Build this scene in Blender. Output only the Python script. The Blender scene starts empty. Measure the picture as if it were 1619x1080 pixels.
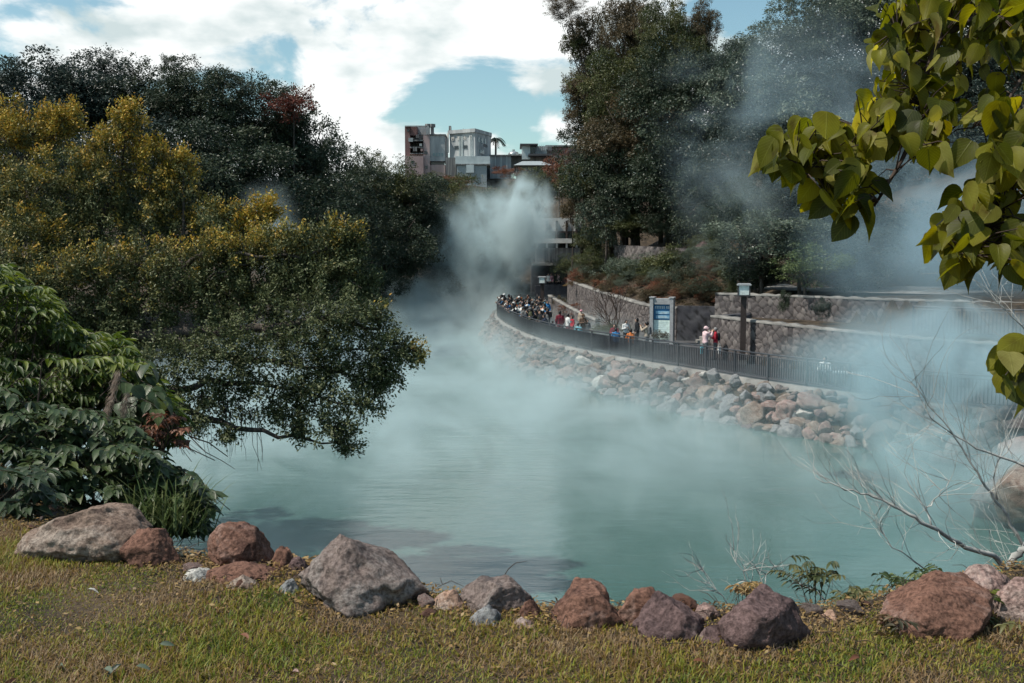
import bpy, math, random
import numpy as np
from mathutils import Vector, Matrix, noise
from mathutils.bvhtree import BVHTree

sc = bpy.context.scene
COL = sc.collection
R = math.radians
rs = np.random.RandomState(7)
random.seed(7)

# ------------------------------------------------------------------ camera
F = 1574.0
PITCH = R(5.08)
EYE = Vector((0.0, 0.0, 7.6))
cam_d = bpy.data.cameras.new('camera')
cam_d.sensor_width = 36.0
cam_d.lens = 35.0
cam_d.clip_start = 0.05
cam_d.clip_end = 3000
cam = bpy.data.objects.new('camera', cam_d)
cam.location = EYE
cam.rotation_euler = (R(90) - PITCH, 0, 0)
COL.objects.link(cam)
sc.camera = cam

# ------------------------------------------------------------------ world, sun, exposure
SUN_DIR = Vector((-0.52, -0.12, 0.84)).normalized()
elev = math.asin(SUN_DIR.z)
azim = math.atan2(SUN_DIR.x, SUN_DIR.y)
world = bpy.data.worlds.new('World')
sc.world = world
world.use_nodes = True
wn, wl = world.node_tree.nodes, world.node_tree.links
wn.clear()
def W(t, **kw):
    n = wn.new(t)
    for k, v in kw.items(): setattr(n, k, v)
    return n
w_out = W('ShaderNodeOutputWorld')
sky = W('ShaderNodeTexSky', sky_type='NISHITA', sun_disc=False)
sky.sun_elevation = elev
sky.sun_rotation = azim
sky.air_density = 1.0; sky.dust_density = 1.0; sky.ozone_density = 1.0
tint = W('ShaderNodeMixRGB', blend_type='MULTIPLY'); tint.inputs[0].default_value = 1
tint.inputs[2].default_value = (0.86, 1.0, 0.87, 1)
wl.new(sky.outputs[0], tint.inputs[1])
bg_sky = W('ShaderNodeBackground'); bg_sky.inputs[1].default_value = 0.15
wl.new(tint.outputs[0], bg_sky.inputs[0])
tc = W('ShaderNodeTexCoord')
mp = W('ShaderNodeMapping'); mp.inputs['Scale'].default_value = (1, 1, 2.1); mp.inputs['Location'].default_value = (3.1, 0.4, 0.83)
wl.new(tc.outputs['Generated'], mp.inputs[0])
n1 = W('ShaderNodeTexNoise'); n1.inputs['Scale'].default_value = 7.5; n1.inputs['Detail'].default_value = 8; n1.inputs['Roughness'].default_value = 0.55
n1.inputs['Distortion'].default_value = 0.25
wl.new(mp.outputs[0], n1.inputs[0])
# clearer air in one part of the sky (a real direction, low over the far building)
def wdot(px, py):
    f = Vector((0, math.cos(PITCH), -math.sin(PITCH))); u = Vector((0, math.sin(PITCH), math.cos(PITCH)))
    return (Vector((1, 0, 0)) * (px - 809.5) / F + u * (540 - py) / F + f).normalized()
gap = None
for gx, gy, rad, amt in ((760, 175, 0.13, 0.20), (830, 215, 0.06, 0.08), (1175, 15, 0.10, 0.20), (560, 130, 0.10, -0.08), (170, 60, 0.07, 0.12), (860, 60, 0.08, -0.08), (400, 30, 0.14, -0.05), (850, 130, 0.05, -0.12), (900, 200, 0.05, -0.10)):
    d = wdot(gx, gy)
    vs = W('ShaderNodeVectorMath', operation='SUBTRACT'); vs.inputs[1].default_value = d
    nz = W('ShaderNodeVectorMath', operation='NORMALIZE'); wl.new(tc.outputs['Generated'], nz.inputs[0])
    wl.new(nz.outputs[0], vs.inputs[0])
    vm = W('ShaderNodeVectorMath', operation='MULTIPLY'); vm.inputs[1].default_value = (1, 1, 2.0); wl.new(vs.outputs[0], vm.inputs[0])
    ln = W('ShaderNodeVectorMath', operation='LENGTH'); wl.new(vm.outputs[0], ln.inputs[0])
    mr = W('ShaderNodeMapRange', interpolation_type='SMOOTHSTEP'); mr.inputs[1].default_value = 0; mr.inputs[2].default_value = rad
    mr.inputs[3].default_value = amt; mr.inputs[4].default_value = 0
    wl.new(ln.outputs['Value'], mr.inputs[0])
    if gap is None: gap = mr.outputs[0]
    else:
        ad = W('ShaderNodeMath', operation='ADD'); wl.new(gap, ad.inputs[0]); wl.new(mr.outputs[0], ad.inputs[1]); gap = ad.outputs[0]
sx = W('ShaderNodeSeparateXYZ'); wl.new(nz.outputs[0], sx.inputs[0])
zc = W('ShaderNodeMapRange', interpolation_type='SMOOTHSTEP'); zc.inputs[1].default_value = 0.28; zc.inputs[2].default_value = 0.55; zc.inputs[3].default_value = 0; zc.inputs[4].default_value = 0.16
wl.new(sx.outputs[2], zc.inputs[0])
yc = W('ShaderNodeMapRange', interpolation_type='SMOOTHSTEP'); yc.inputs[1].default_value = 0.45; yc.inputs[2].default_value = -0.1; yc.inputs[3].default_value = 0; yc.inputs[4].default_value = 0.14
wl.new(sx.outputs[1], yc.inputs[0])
for zz in (zc, yc):  # unseen sky overhead and behind is cleared of cloud to cut fill light
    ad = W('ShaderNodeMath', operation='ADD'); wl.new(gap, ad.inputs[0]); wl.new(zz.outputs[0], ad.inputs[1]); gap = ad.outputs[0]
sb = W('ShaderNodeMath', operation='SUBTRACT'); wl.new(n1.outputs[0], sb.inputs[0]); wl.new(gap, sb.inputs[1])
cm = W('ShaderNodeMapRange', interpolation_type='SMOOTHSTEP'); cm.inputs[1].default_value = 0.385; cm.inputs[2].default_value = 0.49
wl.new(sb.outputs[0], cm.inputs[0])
n2 = W('ShaderNodeTexNoise'); n2.inputs['Scale'].default_value = 9.0; n2.inputs['Detail'].default_value = 6; n2.inputs['Roughness'].default_value = 0.5
mp2 = W('ShaderNodeMapping'); mp2.inputs['Scale'].default_value = (1, 1, 2.2); mp2.inputs['Location'].default_value = (0.3, 1.4, 2.2)
wl.new(tc.outputs['Generated'], mp2.inputs[0]); wl.new(mp2.outputs[0], n2.inputs[0])
cr = W('ShaderNodeValToRGB')
cr.color_ramp.elements[0].position = 0.38; cr.color_ramp.elements[0].color = (0.60, 0.70, 0.71, 1)
cr.color_ramp.elements[1].position = 0.52; cr.color_ramp.elements[1].color = (0.97, 1.0, 0.99, 1)
wl.new(n2.outputs[0], cr.inputs[0])
bg_cl = W('ShaderNodeBackground'); bg_cl.inputs[1].default_value = 1.05
wl.new(cr.outputs[0], bg_cl.inputs[0])
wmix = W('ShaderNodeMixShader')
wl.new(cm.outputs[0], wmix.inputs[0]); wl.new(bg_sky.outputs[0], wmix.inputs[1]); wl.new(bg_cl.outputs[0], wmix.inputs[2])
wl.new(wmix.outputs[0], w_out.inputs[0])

sun_d = bpy.data.lights.new('sun', 'SUN')
sun_d.energy = 5.0
sun_d.angle = R(0.5)
sun_d.color = (1.0, 0.93, 0.83)
sun = bpy.data.objects.new('sun', sun_d)
sun.rotation_euler = SUN_DIR.to_track_quat('Z', 'Y').to_euler()
sun.location = (0, 0, 60)
COL.objects.link(sun)

sc.view_settings.view_transform = 'Standard'
sc.view_settings.look = 'None'
sc.view_settings.exposure = 0.03
sc.view_settings.gamma = 1.0
cy = sc.cycles
cy.use_denoising = True
cy.use_adaptive_sampling = True
cy.adaptive_threshold = 0.02
cy.max_bounces = 5; cy.diffuse_bounces = 2; cy.glossy_bounces = 2; cy.transmission_bounces = 2
cy.volume_bounces = 1; cy.transparent_max_bounces = 6
cy.volume_step_rate = 1.6
cy.volume_max_steps = 96
cy.caustics_reflective = False; cy.caustics_refractive = False
cy.sample_clamp_indirect = 4

def at(px, py, Y):
    "point seen at photo pixel (px, py), Y metres out"
    yu = (540 - py) / F
    dy = math.cos(PITCH) + math.sin(PITCH) * yu
    dz = -math.sin(PITCH) + math.cos(PITCH) * yu
    t = Y / dy
    return Vector((t * (px - 809.5) / F, Y, EYE.z + t * dz))
def gnd(px, py, z):
    "point seen at photo pixel (px, py) on the level z"
    yu = (540 - py) / F
    dy = math.cos(PITCH) + math.sin(PITCH) * yu
    dz = -math.sin(PITCH) + math.cos(PITCH) * yu
    t = (z - EYE.z) / dz
    return Vector((t * (px - 809.5) / F, t * dy, z))

# ------------------------------------------------------------------ object helpers
def tag(o, label=None, cat=None, group=None, kind=None):
    if label: o['label'] = label
    if cat: o['category'] = cat
    if group: o['group'] = group
    if kind: o['kind'] = kind
    return o
def link(name, me, mat=None, parent=None, smooth=False):
    if mat is not None and len(me.materials) == 0: me.materials.append(mat)
    if smooth and len(me.polygons): me.polygons.foreach_set('use_smooth', np.ones(len(me.polygons), dtype=bool))
    o = bpy.data.objects.new(name, me)
    COL.objects.link(o)
    if parent is not None: o.parent = parent
    return o
def thing(name, label, cat, loc=(0, 0, 0), rz=0.0, group=None):
    o = bpy.data.objects.new(name, None)
    o.empty_display_size = 0.3
    o.location = loc; o.rotation_euler = (0, 0, rz)
    COL.objects.link(o)
    return tag(o, label, cat, group)
def mesh_np(name, V, Q, attrs=None):
    "V (n,3) array, Q (m,k) int array of k-gons (k = 3 or 4); attrs: name -> (n,) float per vertex"
    V = np.asarray(V, dtype=np.float32); Q = np.asarray(Q, dtype=np.int32)
    me = bpy.data.meshes.new(name)
    me.vertices.add(len(V)); me.vertices.foreach_set('co', V.ravel())
    k = Q.shape[1]
    me.loops.add(Q.size); me.loops.foreach_set('vertex_index', Q.ravel())
    me.polygons.add(len(Q)); me.polygons.foreach_set('loop_start', np.arange(0, Q.size, k, dtype=np.int32))
    me.update(calc_edges=True)
    for a, v in (attrs or {}).items():
        at_ = me.attributes.new(a, 'FLOAT', 'POINT'); at_.data.foreach_set('value', np.asarray(v, dtype=np.float32))
    me.validate()
    return me
class MB:
    "collects boxes, prisms and tubes; build() makes ONE mesh object"
    def __init__(s): s.v = []; s.f = []
    def add(s, V, Fs):
        n = len(s.v); s.v += [tuple(p) for p in V]; s.f += [tuple(i + n for i in f) for f in Fs]; return s
    def box(s, c, size, rz=0.0, tilt=None):
        hx, hy, hz = size[0] / 2, size[1] / 2, size[2] / 2
        M = Matrix.Rotation(rz, 3, 'Z')
        if tilt is not None: M = M @ tilt
        c = Vector(c)
        V = [c + M @ Vector((x * hx, y * hy, z * hz)) for x, y, z in ((-1,-1,-1),(1,-1,-1),(1,1,-1),(-1,1,-1),(-1,-1,1),(1,-1,1),(1,1,1),(-1,1,1))]
        return s.add(V, [(0,3,2,1),(4,5,6,7),(0,1,5,4),(1,2,6,5),(2,3,7,6),(3,0,4,7)])
    def tube(s, pts, rad, n=8, cap=True):
        pts = [Vector(p) for p in pts]; m = len(pts)
        if not hasattr(rad, '__len__'): rad = [rad] * m
        V = []; up = Vector((0.13, 0.21, 0.97))
        for i, p in enumerate(pts):
            t = (pts[min(i + 1, m - 1)] - pts[max(i - 1, 0)])
            t = t.normalized() if t.length > 1e-9 else Vector((0, 0, 1))
            a = t.cross(up)
            if a.length < 1e-3: a = t.cross(Vector((1, 0, 0)))
            a.normalize(); b = t.cross(a)
            for k in range(n):
                an = 2 * math.pi * k / n
                V.append(p + (a * math.cos(an) + b * math.sin(an)) * rad[i])
        Fs = [(i * n + k, i * n + (k + 1) % n, (i + 1) * n + (k + 1) % n, (i + 1) * n + k) for i in range(m - 1) for k in range(n)]
        if cap: Fs += [tuple(range(n - 1, -1, -1)), tuple((m - 1) * n + k for k in range(n))]
        return s.add(V, Fs)
    def ball(s, c, r, nu=10, nv=7, sq=(1, 1, 1)):
        c = Vector(c); V = [c + Vector((0, 0, r * sq[2]))]
        for j in range(1, nv):
            th = math.pi * j / nv
            for i in range(nu):
                ph = 2 * math.pi * i / nu
                V.append(c + Vector((r * sq[0] * math.sin(th) * math.cos(ph), r * sq[1] * math.sin(th) * math.sin(ph), r * sq[2] * math.cos(th))))
        V.append(c - Vector((0, 0, r * sq[2])))
        Fs = [(0, 1 + i, 1 + (i + 1) % nu) for i in range(nu)]
        for j in range(nv - 2):
            for i in range(nu):
                a = 1 + j * nu + i; b = 1 + j * nu + (i + 1) % nu
                Fs.append((a, a + nu, b + nu, b))
        L = len(V) - 1; o = 1 + (nv - 2) * nu
        Fs += [(L, o + (i + 1) % nu, o + i) for i in range(nu)]
        return s.add(V, Fs)
    def prism(s, poly, z0, z1):
        n = len(poly)
        V = [(x, y, z0) for x, y in poly] + [(x, y, z1) for x, y in poly]
        return s.add(V, [tuple(range(n - 1, -1, -1)), tuple(range(n, 2 * n))] + [(i, (i + 1) % n, n + (i + 1) % n, n + i) for i in range(n)])
    def mesh(s, name):
        me = bpy.data.meshes.new(name); me.from_pydata(s.v, [], s.f); me.update(); return me
    def build(s, name, mat, parent=None, smooth=False):
        return link(name, s.mesh(name), mat, parent, smooth)

# ------------------------------------------------------------------ materials
MAT = {}
def newmat(name):
    m = bpy.data.materials.new(name); m.use_nodes = True; m.node_tree.nodes.clear(); MAT[name] = m
    return m, m.node_tree.nodes, m.node_tree.links
def c4(c): return (c[0], c[1], c[2], 1)
def ramp(N, stops):
    r = N.new('ShaderNodeValToRGB'); e = r.color_ramp.elements
    while len(e) < len(stops): e.new(0.5)
    for i, (p, c) in enumerate(stops): e[i].position = p; e[i].color = c4(c)
    return r
def surf(name, cols, scale=3.0, rough=0.8, bump=0.2, bscale=20.0, detail=6, spec=0.3, attr=None, attr_amt=0.5, metallic=0, stretch=None, bdist=0.02, rrange=None):
    "noise-coloured rough surface with bump"
    m, N, L = newmat(name)
    out = N.new('ShaderNodeOutputMaterial'); b = N.new('ShaderNodeBsdfPrincipled')
    L.new(b.outputs[0], out.inputs[0])
    tcn = N.new('ShaderNodeTexCoord'); src = tcn.outputs['Object']
    if stretch:
        mpn = N.new('ShaderNodeMapping'); mpn.inputs['Scale'].default_value = stretch; L.new(src, mpn.inputs[0]); src = mpn.outputs[0]
    no = N.new('ShaderNodeTexNoise'); no.inputs['Scale'].default_value = scale; no.inputs['Detail'].default_value = detail; no.inputs['Roughness'].default_value = 0.6
    L.new(src, no.inputs[0])
    fac = no.outputs[0]
    if attr:
        a = N.new('ShaderNodeAttribute'); a.attribute_name = attr
        mx = N.new('ShaderNodeMix'); mx.inputs[0].default_value = attr_amt
        L.new(fac, mx.inputs[2]); L.new(a.outputs['Fac'], mx.inputs[3]); fac = mx.outputs[0]
    k = len(cols)
    r = ramp(N, [(0.32 + 0.36 * i / max(1, k - 1), c) for i, c in enumerate(cols)]) if not rrange else ramp(N, [(rrange[0] + (rrange[1] - rrange[0]) * i / max(1, k - 1), c) for i, c in enumerate(cols)])
    L.new(fac, r.inputs[0]); L.new(r.outputs[0], b.inputs['Base Color'])
    b.inputs['Roughness'].default_value = rough
    b.inputs['Specular IOR Level'].default_value = spec
    b.inputs['Metallic'].default_value = metallic
    if bump:
        n2_ = N.new('ShaderNodeTexNoise'); n2_.inputs['Scale'].default_value = bscale; n2_.inputs['Detail'].default_value = 8; n2_.inputs['Roughness'].default_value = 0.65
        L.new(src, n2_.inputs[0])
        bp = N.new('ShaderNodeBump'); bp.inputs['Strength'].default_value = bump; bp.inputs['Distance'].default_value = bdist
        L.new(n2_.outputs[0], bp.inputs['Height']); L.new(bp.outputs[0], b.inputs['Normal'])
    return m
def leafmat(name, cols, trans=0.35, tcol=None, rough=0.5, spec=0.35, veins=False, extra=None):
    "leaf: colour from the per-leaf random attribute 'rnd'; extra = (attr, colour ramp stops)"
    m, N, L = newmat(name)
    out = N.new('ShaderNodeOutputMaterial')
    a = N.new('ShaderNodeAttribute'); a.attribute_name = 'rnd'
    k = len(cols)
    r = ramp(N, [(i / max(1, k - 1), c) for i, c in enumerate(cols)]); L.new(a.outputs['Fac'], r.inputs[0])
    col = r.outputs[0]
    if extra:
        a2 = N.new('ShaderNodeAttribute'); a2.attribute_name = 'tip'
        mx = N.new('ShaderNodeMixRGB'); L.new(a2.outputs['Fac'], mx.inputs[0]); L.new(col, mx.inputs[1])
        r2 = ramp(N, [(i / max(1, len(extra) - 1), c) for i, c in enumerate(extra)]); L.new(a.outputs['Fac'], r2.inputs[0]); L.new(r2.outputs[0], mx.inputs[2])
        col = mx.outputs[0]
    b = N.new('ShaderNodeBsdfPrincipled'); b.inputs['Roughness'].default_value = rough; b.inputs['Specular IOR Level'].default_value = spec
    if veins:
        lu = N.new('ShaderNodeAttribute'); lu.attribute_name = 'lu'
        lv = N.new('ShaderNodeAttribute'); lv.attribute_name = 'lv'
        ab = N.new('ShaderNodeMath'); ab.operation = 'ABSOLUTE'; L.new(lv.outputs['Fac'], ab.inputs[0])
        ph = N.new('ShaderNodeMath'); ph.operation = 'MULTIPLY_ADD'; ph.inputs[1].default_value = -0.55; L.new(ab.outputs[0], ph.inputs[0]); L.new(lu.outputs['Fac'], ph.inputs[2])
        sn = N.new('ShaderNodeMath'); sn.operation = 'MULTIPLY'; sn.inputs[1].default_value = 44; L.new(ph.outputs[0], sn.inputs[0])
        si = N.new('ShaderNodeMath'); si.operation = 'SINE'; L.new(sn.outputs[0], si.inputs[0])
        mr1 = N.new('ShaderNodeMapRange'); mr1.inputs[1].default_value = 0.90; mr1.inputs[2].default_value = 1.0; L.new(si.outputs[0], mr1.inputs[0])
        mr2 = N.new('ShaderNodeMapRange'); mr2.inputs[1].default_value = 0.06; mr2.inputs[2].default_value = 0.01; L.new(ab.outputs[0], mr2.inputs[0])
        mxx = N.new('ShaderNodeMath'); mxx.operation = 'MAXIMUM'; L.new(mr1.outputs[0], mxx.inputs[0]); L.new(mr2.outputs[0], mxx.inputs[1])
        mv = N.new('ShaderNodeMixRGB'); mv.blend_type = 'ADD'; ml = N.new('ShaderNodeMath'); ml.operation = 'MULTIPLY'; ml.inputs[1].default_value = 0.5
        L.new(mxx.outputs[0], ml.inputs[0]); L.new(ml.outputs[0], mv.inputs[0]); L.new(col, mv.inputs[1]); mv.inputs[2].default_value = (0.09, 0.10, 0.035, 1)
        tcn = N.new('ShaderNodeTexCoord'); nn = N.new('ShaderNodeTexNoise'); nn.inputs['Scale'].default_value = 22; nn.inputs['Detail'].default_value = 5; L.new(tcn.outputs['Object'], nn.inputs[0])
        rr = ramp(N, [(0.30, (0.45, 0.28, 0.16)), (0.38, (0.80, 0.72, 0.55)), (0.6, (1.15, 1.1, 1.0))]); L.new(nn.outputs[0], rr.inputs[0])
        mm = N.new('ShaderNodeMixRGB'); mm.blend_type = 'MULTIPLY'; mm.inputs[0].default_value = 0.8; L.new(mv.outputs[0], mm.inputs[1]); L.new(rr.outputs[0], mm.inputs[2])
        col = mm.outputs[0]
        bp = N.new('ShaderNodeBump'); bp.inputs['Strength'].default_value = 0.35; bp.inputs['Distance'].default_value = 0.003
        L.new(mxx.outputs[0], bp.inputs['Height']); L.new(bp.outputs[0], b.inputs['Normal'])
    L.new(col, b.inputs['Base Color'])
    t = N.new('ShaderNodeBsdfTranslucent')
    if tcol:
        tm = N.new('ShaderNodeMixRGB'); tm.blend_type = 'MULTIPLY'; tm.inputs[0].default_value = 1; L.new(col, tm.inputs[1]); tm.inputs[2].default_value = c4(tcol); L.new(tm.outputs[0], t.inputs[0])
    else: L.new(col, t.inputs[0])
    mx2 = N.new('ShaderNodeMixShader'); mx2.inputs[0].default_value = trans
    L.new(b.outputs[0], mx2.inputs[1]); L.new(t.outputs[0], mx2.inputs[2]); L.new(mx2.outputs[0], out.inputs[0])
    return m
def plain(name, col, rough=0.6, spec=0.4, metallic=0, bump=0.15, bscale=40):
    c2 = tuple(min(1, x * 1.18) for x in col); c1 = tuple(x * 0.82 for x in col)
    return surf(name, [c1, col, c2], scale=6, rough=rough, spec=spec, metallic=metallic, bump=bump, bscale=bscale, bdist=0.004)

# soil / terrain: dry thatch, leaf litter
surf('soil', [(0.022, 0.017, 0.012), (0.045, 0.033, 0.022), (0.085, 0.060, 0.038)], scale=2.6, rough=0.95, bump=0.8, bscale=14, bdist=0.05)
surf('asphalt', [(0.045, 0.045, 0.050), (0.075, 0.073, 0.078)], scale=0.8, rough=0.9, bump=0.3, bscale=60)
surf('concrete', [(0.13, 0.125, 0.12), (0.20, 0.195, 0.185), (0.28, 0.27, 0.255)], scale=1.3, rough=0.9, bump=0.4, bscale=30)
surf('stone_wall', [(0.05, 0.044, 0.046), (0.10, 0.088, 0.088), (0.15, 0.132, 0.128), (0.21, 0.19, 0.18)], scale=5, rough=0.9, bump=0.6, bscale=26, attr='cell', attr_amt=0.62, rrange=(0.15, 0.8))
surf('dark_and_shaded_stone', [(0.05, 0.05, 0.06), (0.10, 0.10, 0.11)], scale=2, rough=0.9, bump=0.5, bscale=20)
surf('rail_metal', [(0.030, 0.032, 0.040), (0.055, 0.058, 0.068)], scale=4, rough=0.45, bump=0.1, spec=0.5)
surf('post_brown', [(0.030, 0.022, 0.020), (0.055, 0.040, 0.036)], scale=4, rough=0.6, bump=0.3)
def add_joint(m, col):
    N, L = m.node_tree.nodes, m.node_tree.links
    b = [n for n in N if n.type == 'BSDF_PRINCIPLED'][0]; src = b.inputs['Base Color'].links[0].from_socket
    at_ = N.new('ShaderNodeAttribute'); at_.attribute_name = 'jt'; mx = N.new('ShaderNodeMixRGB')
    L.new(at_.outputs['Fac'], mx.inputs[0]); L.new(src, mx.inputs[1]); mx.inputs[2].default_value = c4(col); L.new(mx.outputs[0], b.inputs['Base Color'])
add_joint(MAT['stone_wall'], (0.035, 0.03, 0.03)); add_joint(MAT['dark_and_shaded_stone'], (0.02, 0.02, 0.022))
plain('lamp_frame', (0.05, 0.05, 0.055))
plain('lamp_glass', (0.62, 0.68, 0.66), rough=0.3)
plain('sign_stone', (0.34, 0.35, 0.36), rough=0.8)
plain('sign_blue', (0.035, 0.16, 0.33), rough=0.35)
plain('sign_paper', (0.72, 0.88, 0.83), rough=0.4)
plain('sign_white', (0.66, 0.74, 0.74), rough=0.4)
plain('sign_pale_blue', (0.22, 0.42, 0.58), rough=0.4)
surf('bark', [(0.030, 0.024, 0.020), (0.075, 0.062, 0.052), (0.12, 0.10, 0.085)], scale=3, rough=0.9, bump=0.8, bscale=12, stretch=(3, 3, 0.6), bdist=0.03)
surf('bark_pale', [(0.20, 0.20, 0.19), (0.38, 0.38, 0.36), (0.50, 0.50, 0.47)], scale=9, rough=0.85, bump=0.5, bscale=40, bdist=0.004)
surf('twig_dark', [(0.03, 0.02, 0.017), (0.07, 0.05, 0.04)], scale=9, rough=0.85, bump=0.3, bscale=40, bdist=0.003)
surf('wall_pink', [(0.286, 0.202, 0.202), (0.420, 0.319, 0.310), (0.504, 0.420, 0.403)], scale=0.35, rough=0.9, bump=0.3, detail=10, stretch=(1, 1, 0.35))
surf('wall_brick', [(0.150, 0.088, 0.088), (0.237, 0.144, 0.138)], scale=0.5, rough=0.9, bump=0.3)
surf('wall_grey', [(0.213, 0.229, 0.246), (0.360, 0.377, 0.385), (0.541, 0.549, 0.541)], scale=0.5, rough=0.9, bump=0.3, detail=10, stretch=(1.6, 1.6, 0.3))
surf('wall_pale', [(0.404, 0.466, 0.482), (0.621, 0.683, 0.683)], scale=0.7, rough=0.85, bump=0.2)
surf('wall_white', [(0.48, 0.46, 0.43), (0.66, 0.64, 0.6)], scale=1.0, rough=0.85, bump=0.2)
surf('wall_stain', [(0.075, 0.075, 0.083), (0.180, 0.180, 0.180), (0.330, 0.323, 0.315)], scale=1.0, rough=0.9, bump=0.3, stretch=(3, 3, 0.25))
plain('window_dark', (0.03, 0.035, 0.045), rough=0.15, spec=0.6)
plain('window_teal', (0.16, 0.24, 0.26), rough=0.15, spec=0.6)
plain('metal_sheet', (0.30, 0.33, 0.34), rough=0.45)
plain('roof_red', (0.20, 0.035, 0.04), rough=0.6)
plain('roof_shaded', (0.075, 0.04, 0.04), rough=0.8)  # red roof darkened so the huts look shaded
plain('roof_dark', (0.07, 0.07, 0.075), rough=0.7)
plain('tank_steel', (0.42, 0.45, 0.46), rough=0.3, metallic=0.6)
# foliage
leafmat('leaf_forest', [(0.018, 0.030, 0.020), (0.036, 0.055, 0.032), (0.065, 0.080, 0.045)], trans=0.22, rough=0.5)
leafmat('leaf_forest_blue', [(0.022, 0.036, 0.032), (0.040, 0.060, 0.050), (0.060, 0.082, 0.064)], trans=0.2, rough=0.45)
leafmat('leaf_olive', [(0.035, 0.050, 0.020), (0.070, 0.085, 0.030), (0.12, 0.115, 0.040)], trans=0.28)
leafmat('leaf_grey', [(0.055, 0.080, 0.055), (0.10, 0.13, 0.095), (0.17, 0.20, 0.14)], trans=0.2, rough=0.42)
leafmat('leaf_light', [(0.06, 0.09, 0.035), (0.10, 0.14, 0.055), (0.16, 0.20, 0.08)], trans=0.3)
leafmat('leaf_brown', [(0.042, 0.042, 0.024), (0.085, 0.068, 0.036), (0.15, 0.100, 0.050)], trans=0.3)
leafmat('leaf_rust', [(0.10, 0.045, 0.03), (0.18, 0.075, 0.045), (0.26, 0.11, 0.05)], trans=0.3)
leafmat('leaf_red', [(0.10, 0.03, 0.025), (0.20, 0.055, 0.04), (0.08, 0.06, 0.03)], trans=0.3)
leafmat('leaf_straw', [(0.14, 0.09, 0.04), (0.26, 0.16, 0.06), (0.36, 0.25, 0.10)], trans=0.3)
leafmat('leaf_ficus', [(0.040, 0.054, 0.022), (0.088, 0.108, 0.045), (0.165, 0.180, 0.090)], trans=0.18, rough=0.55, spec=0.25,
        extra=[(0.18, 0.18, 0.035), (0.40, 0.30, 0.045), (0.55, 0.30, 0.05)])
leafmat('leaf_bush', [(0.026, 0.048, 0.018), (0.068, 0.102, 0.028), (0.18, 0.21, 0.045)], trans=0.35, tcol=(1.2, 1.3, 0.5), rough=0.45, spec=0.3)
leafmat('leaf_broad', [(0.022, 0.042, 0.022), (0.042, 0.075, 0.032), (0.085, 0.12, 0.035)], trans=0.25, rough=0.42, spec=0.4, veins=True)
leafmat('leaf_heart', [(0.030, 0.046, 0.008), (0.080, 0.096, 0.008), (0.19, 0.19, 0.012), (0.34, 0.34, 0.16)], trans=0.55, tcol=(1.9, 1.7, 0.35), rough=0.48, spec=0.28, veins=True)  # last, palest colour paints highlights on some leaves, also pale undersides
leafmat('blade', [(0.085, 0.125, 0.018), (0.19, 0.23, 0.026), (0.28, 0.23, 0.033), (0.20, 0.105, 0.04), (0.32, 0.23, 0.13)], trans=0.35, rough=0.55)
leafmat('blade_green', [(0.06, 0.10, 0.03), (0.10, 0.15, 0.05), (0.18, 0.20, 0.08)], trans=0.35, rough=0.45)
leafmat('plume', [(0.25, 0.19, 0.15), (0.38, 0.30, 0.25)], trans=0.4)

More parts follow.
